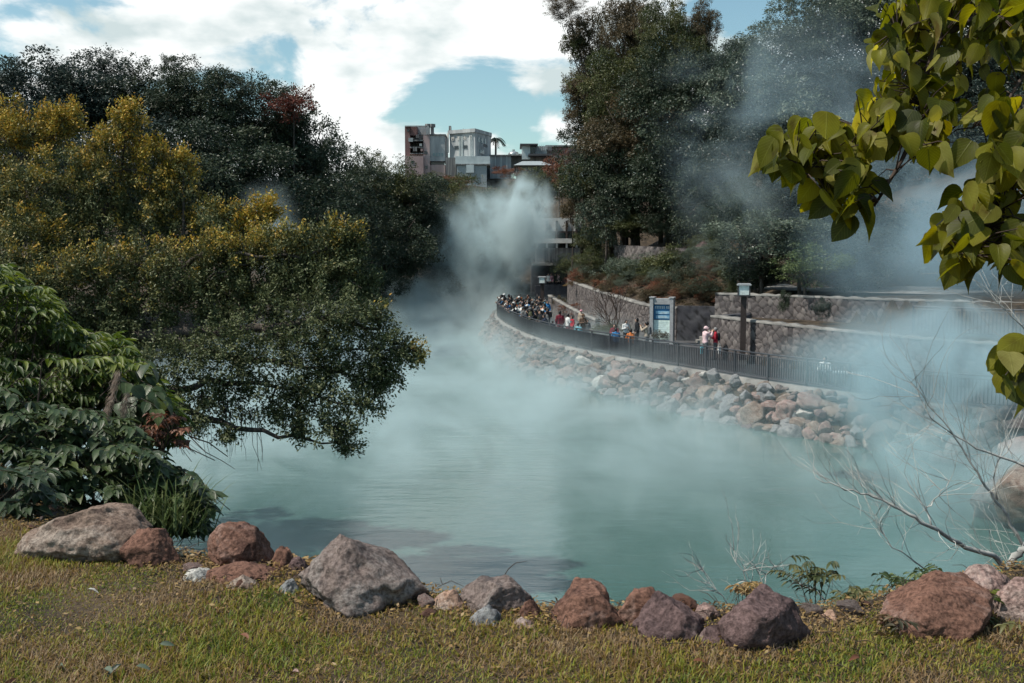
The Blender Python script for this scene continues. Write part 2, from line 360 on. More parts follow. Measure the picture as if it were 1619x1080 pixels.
def rockmat(name, base, light, dark, patch=0.5):
    m, N, L = newmat(name)
    out = N.new('ShaderNodeOutputMaterial'); b = N.new('ShaderNodeBsdfPrincipled'); L.new(b.outputs[0], out.inputs[0])
    t = N.new('ShaderNodeTexCoord'); oi = N.new('ShaderNodeObjectInfo')
    ad = N.new('ShaderNodeVectorMath'); ad.operation = 'ADD'; L.new(t.outputs['Object'], ad.inputs[0])
    ms = N.new('ShaderNodeMath'); ms.operation = 'MULTIPLY'; ms.inputs[1].default_value = 37; L.new(oi.outputs['Random'], ms.inputs[0]); L.new(ms.outputs[0], ad.inputs[1])
    v = ad.outputs[0]
    nA = N.new('ShaderNodeTexNoise'); nA.inputs['Scale'].default_value = 5; nA.inputs['Detail'].default_value = 9; nA.inputs['Roughness'].default_value = 0.65; L.new(v, nA.inputs[0])
    rA = ramp(N, [(0.30, dark), (0.48, base), (0.68, tuple(x * 1.25 for x in base))]); L.new(nA.outputs[0], rA.inputs[0])
    nB = N.new('ShaderNodeTexNoise'); nB.inputs['Scale'].default_value = 2.6; nB.inputs['Detail'].default_value = 10; nB.inputs['Roughness'].default_value = 0.7; nB.inputs['Distortion'].default_value = 0.6
    ad2 = N.new('ShaderNodeVectorMath'); ad2.operation = 'ADD'; ad2.inputs[1].default_value = (5, 9, 2); L.new(v, ad2.inputs[0]); L.new(ad2.outputs[0], nB.inputs[0])
    rB = ramp(N, [(patch, (0, 0, 0)), (patch + 0.10, (1, 1, 1))]); L.new(nB.outputs[0], rB.inputs[0])
    mx = N.new('ShaderNodeMixRGB'); L.new(rB.outputs[0], mx.inputs[0]); L.new(rA.outputs[0], mx.inputs[1]); mx.inputs[2].default_value = c4(light)
    nC = N.new('ShaderNodeTexNoise'); nC.inputs['Scale'].default_value = 55; nC.inputs['Detail'].default_value = 6; nC.inputs['Roughness'].default_value = 0.7; L.new(v, nC.inputs[0])
    rC = ramp(N, [(0.38, (0.45, 0.43, 0.43)), (0.60, (1.2, 1.2, 1.2))]); L.new(nC.outputs[0], rC.inputs[0])
    mm = N.new('ShaderNodeMixRGB'); mm.blend_type = 'MULTIPLY'; mm.inputs[0].default_value = 1; L.new(mx.outputs[0], mm.inputs[1]); L.new(rC.outputs[0], mm.inputs[2])
    L.new(mm.outputs[0], b.inputs['Base Color']); b.inputs['Roughness'].default_value = 0.92; b.inputs['Specular IOR Level'].default_value = 0.2
    s1 = N.new('ShaderNodeMath'); s1.operation = 'MULTIPLY_ADD'; s1.inputs[1].default_value = 0.35; L.new(nC.outputs[0], s1.inputs[0]); L.new(nA.outputs[0], s1.inputs[2])
    bp = N.new('ShaderNodeBump'); bp.inputs['Strength'].default_value = 0.8; bp.inputs['Distance'].default_value = 0.035
    L.new(s1.outputs[0], bp.inputs['Height']); L.new(bp.outputs[0], b.inputs['Normal'])
    return m
rockmat('rock_brown', (0.16, 0.085, 0.062), (0.25, 0.17, 0.145), (0.06, 0.032, 0.028), 0.55)
rockmat('rock_purple', (0.12, 0.080, 0.078), (0.23, 0.175, 0.165), (0.045, 0.032, 0.035), 0.55)
rockmat('rock_pink', (0.27, 0.185, 0.165), (0.36, 0.295, 0.265), (0.12, 0.075, 0.065), 0.5)
rockmat('rock_grey', (0.165, 0.130, 0.118), (0.235, 0.205, 0.19), (0.05, 0.045, 0.05), 0.52)
rockmat('rock_tan', (0.20, 0.145, 0.115), (0.28, 0.235, 0.20), (0.09, 0.06, 0.05), 0.47)
rockmat('rock_pale', (0.42, 0.41, 0.38), (0.56, 0.55, 0.52), (0.20, 0.19, 0.18), 0.5)
rockmat('rock_orange', (0.30, 0.195, 0.145), (0.42, 0.35, 0.30), (0.16, 0.09, 0.07), 0.55)
rockmat('rock_bluegrey', (0.21, 0.215, 0.22), (0.34, 0.34, 0.33), (0.09, 0.09, 0.10), 0.55)

# ------------------------------------------------------------------ lines of the place
def polyline(pts, step):
    P = np.array(pts, dtype=float); seg = np.linalg.norm(P[1:] - P[:-1], axis=1); s = np.concatenate([[0], np.cumsum(seg)])
    n = max(2, int(s[-1] / step)); t = np.linspace(0, s[-1], n + 1)
    # Catmull-like smoothing through the points
    out = np.stack([np.interp(t, s, P[:, k]) for k in range(P.shape[1])], 1)
    k = max(1, int(2.2 / step)); ker = np.ones(2 * k + 1) / (2 * k + 1)
    pad = np.concatenate([out[:1] + (out[:1] - out[1:2]) * np.arange(k, 0, -1)[:, None], out, out[-1:] + (out[-1:] - out[-2:-1]) * np.arange(1, k + 1)[:, None]])
    return np.stack([np.convolve(pad[:, j], ker, 'valid') for j in range(P.shape[1])], 1)
def sdist(X, Y, L):
    "signed distance to polyline L (positive on its right-hand side, i.e. the bank side), and z-along parameter"
    X = np.asarray(X, float); Y = np.asarray(Y, float); best = np.full(X.shape, 1e9); sign = np.ones(X.shape); par = np.zeros(X.shape)
    for i in range(len(L) - 1):
        a, b = L[i][:2], L[i + 1][:2]; d = b - a; l2 = d @ d
        t = np.clip(((X - a[0]) * d[0] + (Y - a[1]) * d[1]) / l2, 0, 1)
        dx = X - a[0] - t * d[0]; dy = Y - a[1] - t * d[1]; q = np.hypot(dx, dy)
        m = q < best - 1e-9
        cr_ = d[0] * dy - d[1] * dx
        best = np.where(m, q, best); sign = np.where(m, np.where(cr_ < 0, 1.0, -1.0), sign); par = np.where(m, i + t, par)
    return best * sign, par
WALK = 2.2
WATER = 0.55
# railing line from the far end to the near right (water on its left seen from here)
fpx = [(785, 501), (800, 513), (825, 526), (865, 541), (934, 557), (1043, 577), (1110, 587), (1200, 603), (1319, 619), (1459, 638), (1565, 650)]
fpts = [tuple(gnd(a, b, WALK)[:2]) for a, b in fpx]
fence_pts = [(6, 112), (1.5, 104), (-1.2, 95)] + fpts + [(20.5, 32.0), (26, 29), (34, 27)]
FENCE = polyline(fence_pts, 0.5)[::-1].copy()   # now near right -> far; land on its right-hand side
# keep orientation so that positive = land side
def fside(X, Y): return sdist(X, Y, FENCE[::2])
wall_pts = [(34, 33.5, 4.0), (27, 35, 4.0), (19.4, 38.3, 4.0), (16.2, 42, 4.05), (14.0, 45, 4.15), (11.9, 48, 4.25), (10.35, 51.6, 4.3),
            (13.6, 55.5, 4.4), (13.4, 60.5, 4.4), (10.2, 61.5, 4.15), (8.8, 63.2, 4.15), (7.6, 68, 4.45), (6.4, 76, 4.7), (5.4, 84, 5.0), (4.9, 89, 5.2), (5.8, 97, 5.2), (10, 108, 5.2), (14, 116, 5.2)]
WALL = np.array(wall_pts)
s_test = fside([12.0], [60.0])[0][0]
FS = 1.0 if s_test > 0 else -1.0
w_test = sdist([20.0], [60.0], WALL)[0][0]
WS = 1.0 if w_test > 0 else -1.0
def smooth(x): x = np.clip(x, 0, 1); return x * x * (3 - 2 * x)
def lump(X, Y):
    return (np.sin(X * 0.31 + 1.3) * np.cos(Y * 0.27) + 0.6 * np.sin(X * 0.11 + Y * 0.17) + 0.4 * np.sin(X * 0.7 - Y * 0.53)) 
def edge_near(X): return np.interp(X, [-20, -10, -6, -4, -2.6, -1.8, -1.1, -.3, .2, 1, 1.4, 1.9, 2.5, 6, 12], [22, 14, 10.2, 7.6, 5.9, 5.3, 4.9, 4.62, 4.40, 4.38, 4.42, 4.65, 4.95, 6.5, 10])
def height(X, Y):
    X = np.asarray(X, float); Y = np.asarray(Y, float)
    e = Y - edge_near(X)
    near = 6.0 - 0.95 * np.maximum(0, e) + 0.02 * np.sin(X * 2.1) * np.cos(Y * 1.7)
    near = np.where(Y < 3, 6.0, near)
    xl = np.interp(Y, [-10, 10, 18, 30, 45, 60, 75, 95, 110, 120], [-8, -8, -12, -15.5, -17.5, -17.5, -17, -15, -12, -9])
    dl = xl - X
    left = np.minimum(0.6 * dl, 2.5 + 0.10 * np.maximum(dl, 0)) + 0.3 * lump(X, Y) * smooth(dl / 5)
    left = left + np.maximum(0, Y - 60) * 0.05 * smooth(dl / 10)
    left = np.where(Y > 8, left, -5)
    db = Y - 117 - 0.08 * X
    back = np.minimum(0.6 * db, 1.5 + 0.42 * np.maximum(0, db)); back = np.minimum(back, 18.0 + 0.02 * db) + 0.4 * lump(X, Y) * smooth(db / 8)
    sf, _ = fside(X, Y); sf = sf * FS
    bank = np.where(sf > 0, WALK - 0.12, WALK - 0.12 + 1.45 * (sf * (1 + smooth((Y - 68) / 12)) + 0.35)); bank = np.minimum(bank, WALK - 0.12)
    sw, par = sdist(X, Y, WALL); sw = sw * WS
    zt = np.interp(par, np.arange(len(WALL)), WALL[:, 2])
    u = np.maximum(0, sw - 0.45)
    hill = zt - 0.12 + 0.52 * u + 0.35 * lump(X, Y) * smooth(u / 6)
    hill = np.minimum(hill, 26)
    # flat terrace behind the near wall, with an upper wall behind it
    terr = smooth((X - 10.0) / 2) * smooth((58 - Y) / 2)
    sw2 = u
    hill2 = np.where(sw2 < 5.2, 4.1, 5.3 + 0.05 * (sw2 - 5.2)); hill2 = np.where(sw2 > 14, 5.7 + 0.5 * (sw2 - 14), hill2)
    hill = hill * (1 - terr) + hill2 * terr
    land = np.where((sw > 0.45) & (sf > 1.0), hill, bank)
    h = np.maximum.reduce([near, left, back, land, np.full(X.shape, -1.6)])
    return h
def hgt(x, y): return float(height(np.array([x]), np.array([y]))[0])

# ------------------------------------------------------------------ terrain, lawn, water
def axis(parts):
    out = []
    for a, b, s in parts: out += list(np.arange(a, b, s))
    return np.array(out + [parts[-1][1]])
ax = axis([(-900, -120, 60), (-120, -30, 3), (-30, -6, 1.0), (-6, 6, 0.2), (6, 22, 0.5), (22, 40, 1.0), (40, 120, 4), (120, 900, 60)])
ay = axis([(-60, -5, 5), (-5, 2.6, 0.8), (2.6, 8, 0.2), (8, 30, 0.7), (30, 70, 0.5), (70, 120, 1.0), (120, 200, 3), (200, 1200, 60)])
GX, GY = np.meshgrid(ax, ay)
GZ = height(GX.ravel(), GY.ravel()).reshape(GX.shape)
far = np.hypot(GX, GY - 60)
GZ = np.where(far > 160, np.minimum(GZ, 17), GZ)
nx, ny = len(ax), len(ay)
idx = np.arange(nx * ny).reshape(ny, nx)
Q = np.stack([idx[:-1, :-1], idx[:-1, 1:], idx[1:, 1:], idx[1:, :-1]], -1).reshape(-1, 4)
g = link('ground', mesh_np('ground', np.stack([GX, GY, GZ], -1).reshape(-1, 3), Q), MAT['soil'], smooth=True)
tag(g, kind='structure')

# water: milky turquoise, light ripples
m, N, L = newmat('water')
out = N.new('ShaderNodeOutputMaterial'); b = N.new('ShaderNodeBsdfPrincipled'); L.new(b.outputs[0], out.inputs[0])
t = N.new('ShaderNodeTexCoord')
nn = N.new('ShaderNodeTexNoise'); nn.inputs['Scale'].default_value = 0.10; nn.inputs['Detail'].default_value = 4; L.new(t.outputs['Object'], nn.inputs[0])
r = ramp(N, [(0.35, (0.042, 0.100, 0.090)), (0.65, (0.062, 0.125, 0.115))]); L.new(nn.outputs[0], r.inputs[0]); L.new(r.outputs[0], b.inputs['Base Color'])
b.inputs['Roughness'].default_value = 0.10; b.inputs['IOR'].default_value = 1.48; b.inputs['Specular IOR Level'].default_value = 1.0
mpn = N.new('ShaderNodeMapping'); mpn.inputs['Scale'].default_value = (0.5, 1.6, 1); mpn.inputs['Rotation'].default_value = (0, 0, 0.15); L.new(t.outputs['Object'], mpn.inputs[0])
rp = N.new('ShaderNodeTexNoise'); rp.inputs['Scale'].default_value = 3.0; rp.inputs['Detail'].default_value = 5; rp.inputs['Roughness'].default_value = 0.55; L.new(mpn.outputs[0], rp.inputs[0])
bp = N.new('ShaderNodeBump'); bp.inputs['Strength'].default_value = 0.16; bp.inputs['Distance'].default_value = 0.07
rp2 = N.new('ShaderNodeTexNoise'); rp2.inputs['Scale'].default_value = 0.7; rp2.inputs['Detail'].default_value = 3; L.new(mpn.outputs[0], rp2.inputs[0])
rs_ = N.new('ShaderNodeMath'); rs_.operation = 'MULTIPLY_ADD'; rs_.inputs[1].default_value = 2.2; L.new(rp2.outputs[0], rs_.inputs[0]); L.new(rp.outputs[0], rs_.inputs[2])
L.new(rs_.outputs[0], bp.inputs['Height']); L.new(bp.outputs[0], b.inputs['Normal'])
wp = [(-40, 8), (36, 8), (36, 125), (-40, 125)]
tag(MB().add([(x, y, WATER) for x, y in wp], [(0, 1, 2, 3)]).build('water', MAT['water']), kind='structure')

# walkway sheet between the railing and the walls
Fl = FENCE
nrm = np.zeros((len(Fl), 2)); d_ = np.gradient(Fl, axis=0); d_ /= np.linalg.norm(d_, axis=1)[:, None]
nrm = np.stack([d_[:, 1], -d_[:, 0]], 1) * FS        # towards the land
tt = sdist(Fl[:, 0] + nrm[:, 0], Fl[:, 1] + nrm[:, 1], Fl[::2])[0] * FS
if np.median(tt) < 0: nrm = -nrm
V = []; Qs = []
for i in range(len(Fl)):
    for k, o in enumerate((0.12, 3.0, 6.0, 9.5)):
        V.append((Fl[i, 0] + nrm[i, 0] * o, Fl[i, 1] + nrm[i, 1] * o, WALK + 0.003 * k))
for i in range(len(Fl) - 1):
    for k in range(3): a = i * 4 + k; Qs.append((a, a + 1, a + 5, a + 4))
tag(link('path', mesh_np('path', V, Qs), MAT['asphalt']), kind='structure')
# pale kerb under the railing
V = []; Qs = []
prof = [(-0.22, 1.75), (-0.22, WALK + 0.04), (0.16, WALK + 0.07), (0.16, WALK - 0.1)]
for i in range(len(Fl)):
    for o, z in prof: V.append((Fl[i, 0] + nrm[i, 0] * o, Fl[i, 1] + nrm[i, 1] * o, z))
for i in range(len(Fl) - 1):
    for k in range(3): a = i * 4 + k; Qs.append((a, a + 1, a + 5, a + 4))
tag(link('kerb', mesh_np('kerb', V, Qs), MAT['concrete']), kind='structure')
# ------------------------------------------------------------------ masonry walls
def masonry(name, label, pts, zb, zt, cell=0.42, mat='stone_wall', seed=1, thick=0.45, depth=0.05, face=1, coping=True, res=0.06):
    "pts (x,y) along the front face; wall of bulging stones laid on the diagonal, real relief"
    P = polyline([(p[0], p[1], (zt if not hasattr(zt, '__len__') else zt[i])) for i, p in enumerate(pts)], res)
    P2 = P[:, :2]; d = np.gradient(P2, axis=0); d /= np.linalg.norm(d, axis=1)[:, None]
    n = np.stack([d[:, 1], -d[:, 0]], 1) * face
    s = np.concatenate([[0], np.cumsum(np.linalg.norm(P2[1:] - P2[:-1], axis=1))])
    H = P[:, 2] - zb; nz = max(6, int(H.max() / res))
    S, K = np.meshgrid(s, np.linspace(0, 1, nz + 1), indexing='ij'); Zw = zb + K * H[:, None]
    r_ = np.random.RandomState(seed)
    c, sn = math.cos(0.75), math.sin(0.75)
    A = (S * c + Zw * sn) / cell; B = (-S * sn + Zw * c) / cell
    f1 = np.full(A.shape, 9.0); f2 = f1.copy(); cid = np.zeros(A.shape)
    ia, ib = np.floor(A), np.floor(B)
    for da in (-1, 0, 1):
        for db in (-1, 0, 1):
            ja, jb = ia + da, ib + db
            h1 = np.modf(np.abs(np.sin(ja * 127.1 + jb * 311.7 + seed) * 43758.5))[0]; h2 = np.modf(np.abs(np.sin(ja * 269.5 + jb * 183.3 + seed) * 24634.6))[0]
            q = np.maximum(np.abs(A - ja - 0.06 - 0.88 * h1), np.abs(B - jb - 0.06 - 0.88 * h2)) * 0.6 + 0.4 * np.hypot(A - ja - 0.06 - 0.88 * h1, B - jb - 0.06 - 0.88 * h2)
            m_ = q < f1; f2 = np.where(m_, f1, np.minimum(f2, q)); f1 = np.where(m_, q, f1); cid = np.where(m_, h1 * 0.6 + h2 * 0.4, cid)
    rel = np.clip((f2 - f1) * 3.2, 0, 1) ** 0.6 * depth + (cid - 0.5) * depth * 0.7
    V = np.stack([P2[:, 0][:, None] + n[:, 0][:, None] * rel, P2[:, 1][:, None] + n[:, 1][:, None] * rel, Zw], -1)
    na, nb = S.shape; ix = np.arange(na * nb).reshape(na, nb)
    Q = np.stack([ix[:-1, :-1], ix[1:, :-1], ix[1:, 1:], ix[:-1, 1:]], -1).reshape(-1, 4)
    # back and top
    Vb = []; Qb = []; o = na * nb; step = 6; ii = list(range(0, na, step)) + ([na - 1] if (na - 1) % step else [])
    for i in ii:
        f = P2[i] + n[i] * (-0.01); k = P2[i] - n[i] * thick
        Vb += [(f[0], f[1], P[i, 2]), (k[0], k[1], P[i, 2]), (k[0], k[1], zb)]
    for j in range(len(ii) - 1):
        a = o + 3 * j; Qb += [(a, a + 3, a + 4, a + 1), (a + 1, a + 4, a + 5, a + 2)]
    root_me = mesh_np(name, np.concatenate([V.reshape(-1, 3), np.array(Vb)]), np.concatenate([Q, np.array(Qb)]), {'cell': np.concatenate([cid.ravel(), np.full(len(Vb), 0.5)]), 'jt': np.concatenate([np.clip(1.2 - (f2 - f1) * 9, 0, 1).ravel(), np.zeros(len(Vb))])})
    w = link(name, root_me, MAT[mat])
    tag(w, label, 'wall')
    if coping:
        V = []; Qc = []
        ii = list(range(0, na, 5)) + [na - 1]
        for i in ii:
            wob = 0.03 * math.sin(i * 0.37) + 0.02 * math.sin(i * 1.7)
            for o_, z in ((0.06, -0.02), (0.07, 0.09 + wob), (-thick - 0.02, 0.09 + wob), (-thick - 0.02, -0.02)):
                V.append((P2[i, 0] + n[i, 0] * o_, P2[i, 1] + n[i, 1] * o_, P[i, 2] + z))
        for j in range(len(ii) - 1):
            for k in range(3): a = j * 4 + k; Qc.append((a, a + 4, a + 5, a + 1))
        link('coping', mesh_np('coping', V, Qc), MAT['concrete'], w)
    return w
_w = WALL
def wfaces(pts):
    "which side faces the walkway"
    p = np.array([q[:2] for q in pts]); i = len(p) // 2; d = p[i] - p[i - 1]; mid = (p[i] + p[i - 1]) / 2
    n = np.array([d[1], -d[0]]); n /= np.linalg.norm(n)
    return 1 if np.dot(n, -mid / np.linalg.norm(mid)) > 0 else -1
near_w = [tuple(q) for q in wall_pts[0:7]]
masonry('retaining_wall', 'long grey stone retaining wall of diagonal blocks behind the railing, half veiled in steam', near_w, 2.15, [q[2] for q in near_w], cell=0.34, seed=3, face=wfaces(near_w))
far_w = [tuple(q) for q in wall_pts[9:16]]
masonry('retaining_wall', 'curved grey rubble stone wall behind the crowd, dry grass growing along its top', far_w, 2.15, [q[2] for q in far_w], cell=0.34, seed=8, face=wfaces(far_w))
up_w = [(30, 41.5), (22, 45.5), (17, 50.0), (14.2, 53.2), (11.4, 55.8)]
masonry('retaining_wall', 'upper brown stone wall on the terrace above the long retaining wall', up_w, 4.0, 5.30, cell=0.36, seed=5, face=wfaces(up_w), coping=True)
# passage between the two walls; its shade is put into a dark stone colour
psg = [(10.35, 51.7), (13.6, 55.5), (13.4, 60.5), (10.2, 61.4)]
masonry('passage_wall', 'dark shaded wall of the recessed stair passage beside the notice board', psg, 2.15, 4.35, cell=0.6, mat='dark_and_shaded_stone', seed=9, face=wfaces(psg[1:3]), coping=False, res=0.15)
st = thing('stairs', 'dark stone steps climbing out of the shaded passage behind the notice board', 'stairs', (11.6, 59.0, WALK))
for k in range(5):
    MB().box((0.25 * k, 0.18 * k, 0.09 + 0.18 * k), (0.9 - 0.02 * k, 2.6, 0.175)).build('step', MAT['concrete'], st)
# low planter wall in front of the far wall
pl = [(3.15, 86.0), (3.7, 80.0), (4.8, 75.0), (6.1, 72.0)]
masonry('planter_wall', 'low pinkish stone planter wall beside the crowd, filled with rusty dry shrubs', pl, 2.15, [3.9, 3.7, 3.2, 2.7], cell=0.36, seed=12, thick=0.3, face=wfaces(pl))
def S0(px, Y): return (px - 809.5) / F * Y
# pebbled slope wall high on the hillside
hs = [(S0(px_, Y_), Y_) for px_, Y_ in ((972, 84), (985, 81), (1010, 78.5), (1035, 76.5), (1065, 75), (1090, 74))]
masonry('rubble_wall', 'pinkish rubble wall high on the planted slope under the dark trees', hs, 5.4, [at(800, 386 + 1.5 * k_, 78).z for k_ in range(6)], cell=0.5, seed=15, depth=0.14, face=wfaces(hs), coping=False, res=0.14)
# pale road on the upper terrace
V = []; Qs = []
for i, (x, y) in enumerate([(14.0, 58.0), (17.5, 54.0), (22, 50.5), (30, 46.5), (40, 42)]):
    for o in (0, 5.0): V.append((x + o * 0.62, y + o * 0.78, 5.50 + 0.05 * o))
for i in range(4): a = 2 * i; Qs.append((a, a + 2, a + 3, a + 1))
tag(link('upper_road', mesh_np('upper_road', V, Qs), MAT['concrete']), kind='structure')

# ------------------------------------------------------------------ railing
fs_ = np.concatenate([[0], np.cumsum(np.linalg.norm(FENCE[1:] - FENCE[:-1], axis=1))])
def frail(s, off=0.0):
    x = np.interp(s, fs_, FENCE[:, 0]); y = np.interp(s, fs_, FENCE[:, 1])
    a = np.interp(s, fs_, nrm[:, 0]); b = np.interp(s, fs_, nrm[:, 1])
    return x + a * off, y + b * off
def fdir(s):
    x0, y0 = frail(max(0, s - 0.3)); x1, y1 = frail(s + 0.3); return math.atan2(y1 - y0, x1 - x0)
RB = WALK + 0.10
def sweep(path, prof, closed=True):
    "profile (o,z) swept along path [(x,y,nx,ny,z)]"
    V = []; Q = []; k = len(prof)
    for x, y, a, b, z in path:
        for o, h in prof: V.append((x + a * o, y + b * o, z + h))
    for i in range(len(path) - 1):
        for j in range(k if closed else k - 1):
            jj = (j + 1) % k; Q.append((i * k + j, i * k + jj, (i + 1) * k + jj, (i + 1) * k + j))
    return mesh_np('sweep', V, Q)
def railing(label, path, H, nearest, spacing, post_every, name='railing', mat='rail_metal', group=None, stuffed=True):
    "path: list of (x,y,nx,ny,z)"
    x0, y0, z0 = path[0][0], path[0][1], path[0][4]
    P = [(p[0] - x0, p[1] - y0, p[2], p[3], p[4] - z0) for p in path]
    root = thing(name, label, 'railing', (x0, y0, z0), group=group)
    link('top_rail', sweep(P, [(-0.035, H - 0.05), (-0.035, H), (0.035, H), (0.035, H - 0.05)]), MAT[mat], root)
    link('lower_rail', sweep(P, [(-0.02, 0.09), (-0.02, 0.13), (0.02, 0.13), (0.02, 0.09)]), MAT[mat], root)
    link('upper_rail', sweep(P, [(-0.018, H - 0.17), (-0.018, H - 0.14), (0.018, H - 0.14), (0.018, H - 0.17)]), MAT[mat], root)
    A = np.array(P); s = np.concatenate([[0], np.cumsum(np.linalg.norm(A[1:, :2] - A[:-1, :2], axis=1))])
    pm = MB().box((0, 0, H / 2 - 0.01), (0.07, 0.07, H + 0.02)).mesh('post')
    first = None
    for k in range(int(s[-1] / post_every) + 1):
        q = k * post_every; x, y, a, b, z = [np.interp(q, s, A[:, j]) for j in range(5)]
        o = link('post', pm, MAT[mat], root); o.location = (x, y, z); o.rotation_euler.z = math.atan2(b, a)
    bm_ = MB().box((0, 0, H / 2 - 0.03), (0.045, 0.038, H - 0.24)).mesh('baluster')
    qs = [q for q in np.arange(spacing / 2, s[-1], spacing) if (q % post_every) > 0.06]
    pos = [[np.interp(q, s, A[:, j]) for j in range(5)] for q in qs]
    order = sorted(range(len(pos)), key=lambda i: nearest(pos[i][0] + x0, pos[i][1] + y0))
    keep = set(order[:100])
    rest = MB()
    for i, (x, y, a, b, z) in enumerate(pos):
        if i in keep:
            o = link('baluster', bm_, MAT[mat], root); o.location = (x, y, z); o.rotation_euler.z = math.atan2(b, a)
        else: rest.box((x, y, z + H / 2 - 0.03), (0.045, 0.038, H - 0.24), math.atan2(b, a))
    if rest.v: tag(rest.build('balusters', MAT[mat], root), kind='stuff')
    return root
fpath = [(FENCE[i, 0], FENCE[i, 1], nrm[i, 0], nrm[i, 1], RB) for i in range(len(FENCE))]
def seen_first(x, y):
    px = 809.5 + F * x / y
    return math.hypot(x, y) + (0 if px < 1500 else 1000)
railing('long dark metal railing with vertical bars curving along the walkway above the boulders', fpath, 1.1, seen_first, 0.125, 2.03)
u2 = polyline([(17.6, 43.6, 4.12), (22, 40.2, 4.1), (28, 37.6, 4.1)], 0.5)
d2 = np.gradient(u2[:, :2], axis=0); d2 /= np.linalg.norm(d2, axis=1)[:, None]
railing('faint dark fence of upright bars on top of the long stone wall, blurred by steam', [(u2[i, 0], u2[i, 1], -d2[i, 1], d2[i, 0], u2[i, 2] - 0.02) for i in range(len(u2))],
        1.2, lambda x, y: math.hypot(x, y), 0.15, 2.0, name='railing')

# ------------------------------------------------------------------ rocks
def fbm(p, o=4):
    v = 0; a = 0.5; q = Vector(p)
    for _ in range(o): v += a * noise.noise(q); q = q * 2.03; a *= 0.52
    return v
def rock_np(seed, sub=4, cuts=9, rough=0.22, fine=0.05, cutd=(0.62, 0.92), taper=0.0, lean=0.0):
    import bmesh
    bm = bmesh.new(); bmesh.ops.create_icosphere(bm, subdivisions=sub, radius=1.0)
    r_ = random.Random(seed); off = Vector((r_.uniform(-50, 50), r_.uniform(-50, 50), r_.uniform(-50, 50)))
    planes = []
    for _ in range(cuts):
        n = Vector((r_.gauss(0, 1), r_.gauss(0, 1), r_.gauss(0, 1))).normalized(); planes.append((n, r_.uniform(*cutd)))
    co = []
    for v in bm.verts:
        p = v.co.normalized(); rr = 1 + rough * 2.0 * fbm(p * 1.1 + off, 3)
        q = p * rr
        for n, d in planes:
            e = q.dot(n) - d
            if e > 0: q = q - n * e * 0.88
        q = q + p * (fine * (2.0 * fbm(q * 3.1 + off, 4) - 0.6 * abs(fbm(q * 5 - off, 3))))
        co.append(q)
    if sub > 4: co = [q_ * (1 + 0.016 * noise.noise(q_ * 7 + off) + 0.008 * noise.noise(q_ * 21 + off)) for q_ in co]
    co = np.array([tuple(c) for c in co]); lo, hi = co.min(0), co.max(0)
    co = (co - lo) / (hi - lo) * 2 - 1                      # fits the -1..1 box exactly
    if taper:
        zn = (co[:, 2] + 1) / 2; k = (1 - taper * zn) / 1.0
        co[:, 0] = co[:, 0] * k + lean * zn; co[:, 1] *= (1 - taper * 0.7 * zn)
        lo, hi = co.min(0), co.max(0); co = (co - lo) / (hi - lo) * 2 - 1
    fs = np.array([[v.index for v in f.verts] for f in bm.faces]); bm.free()
    return co, fs
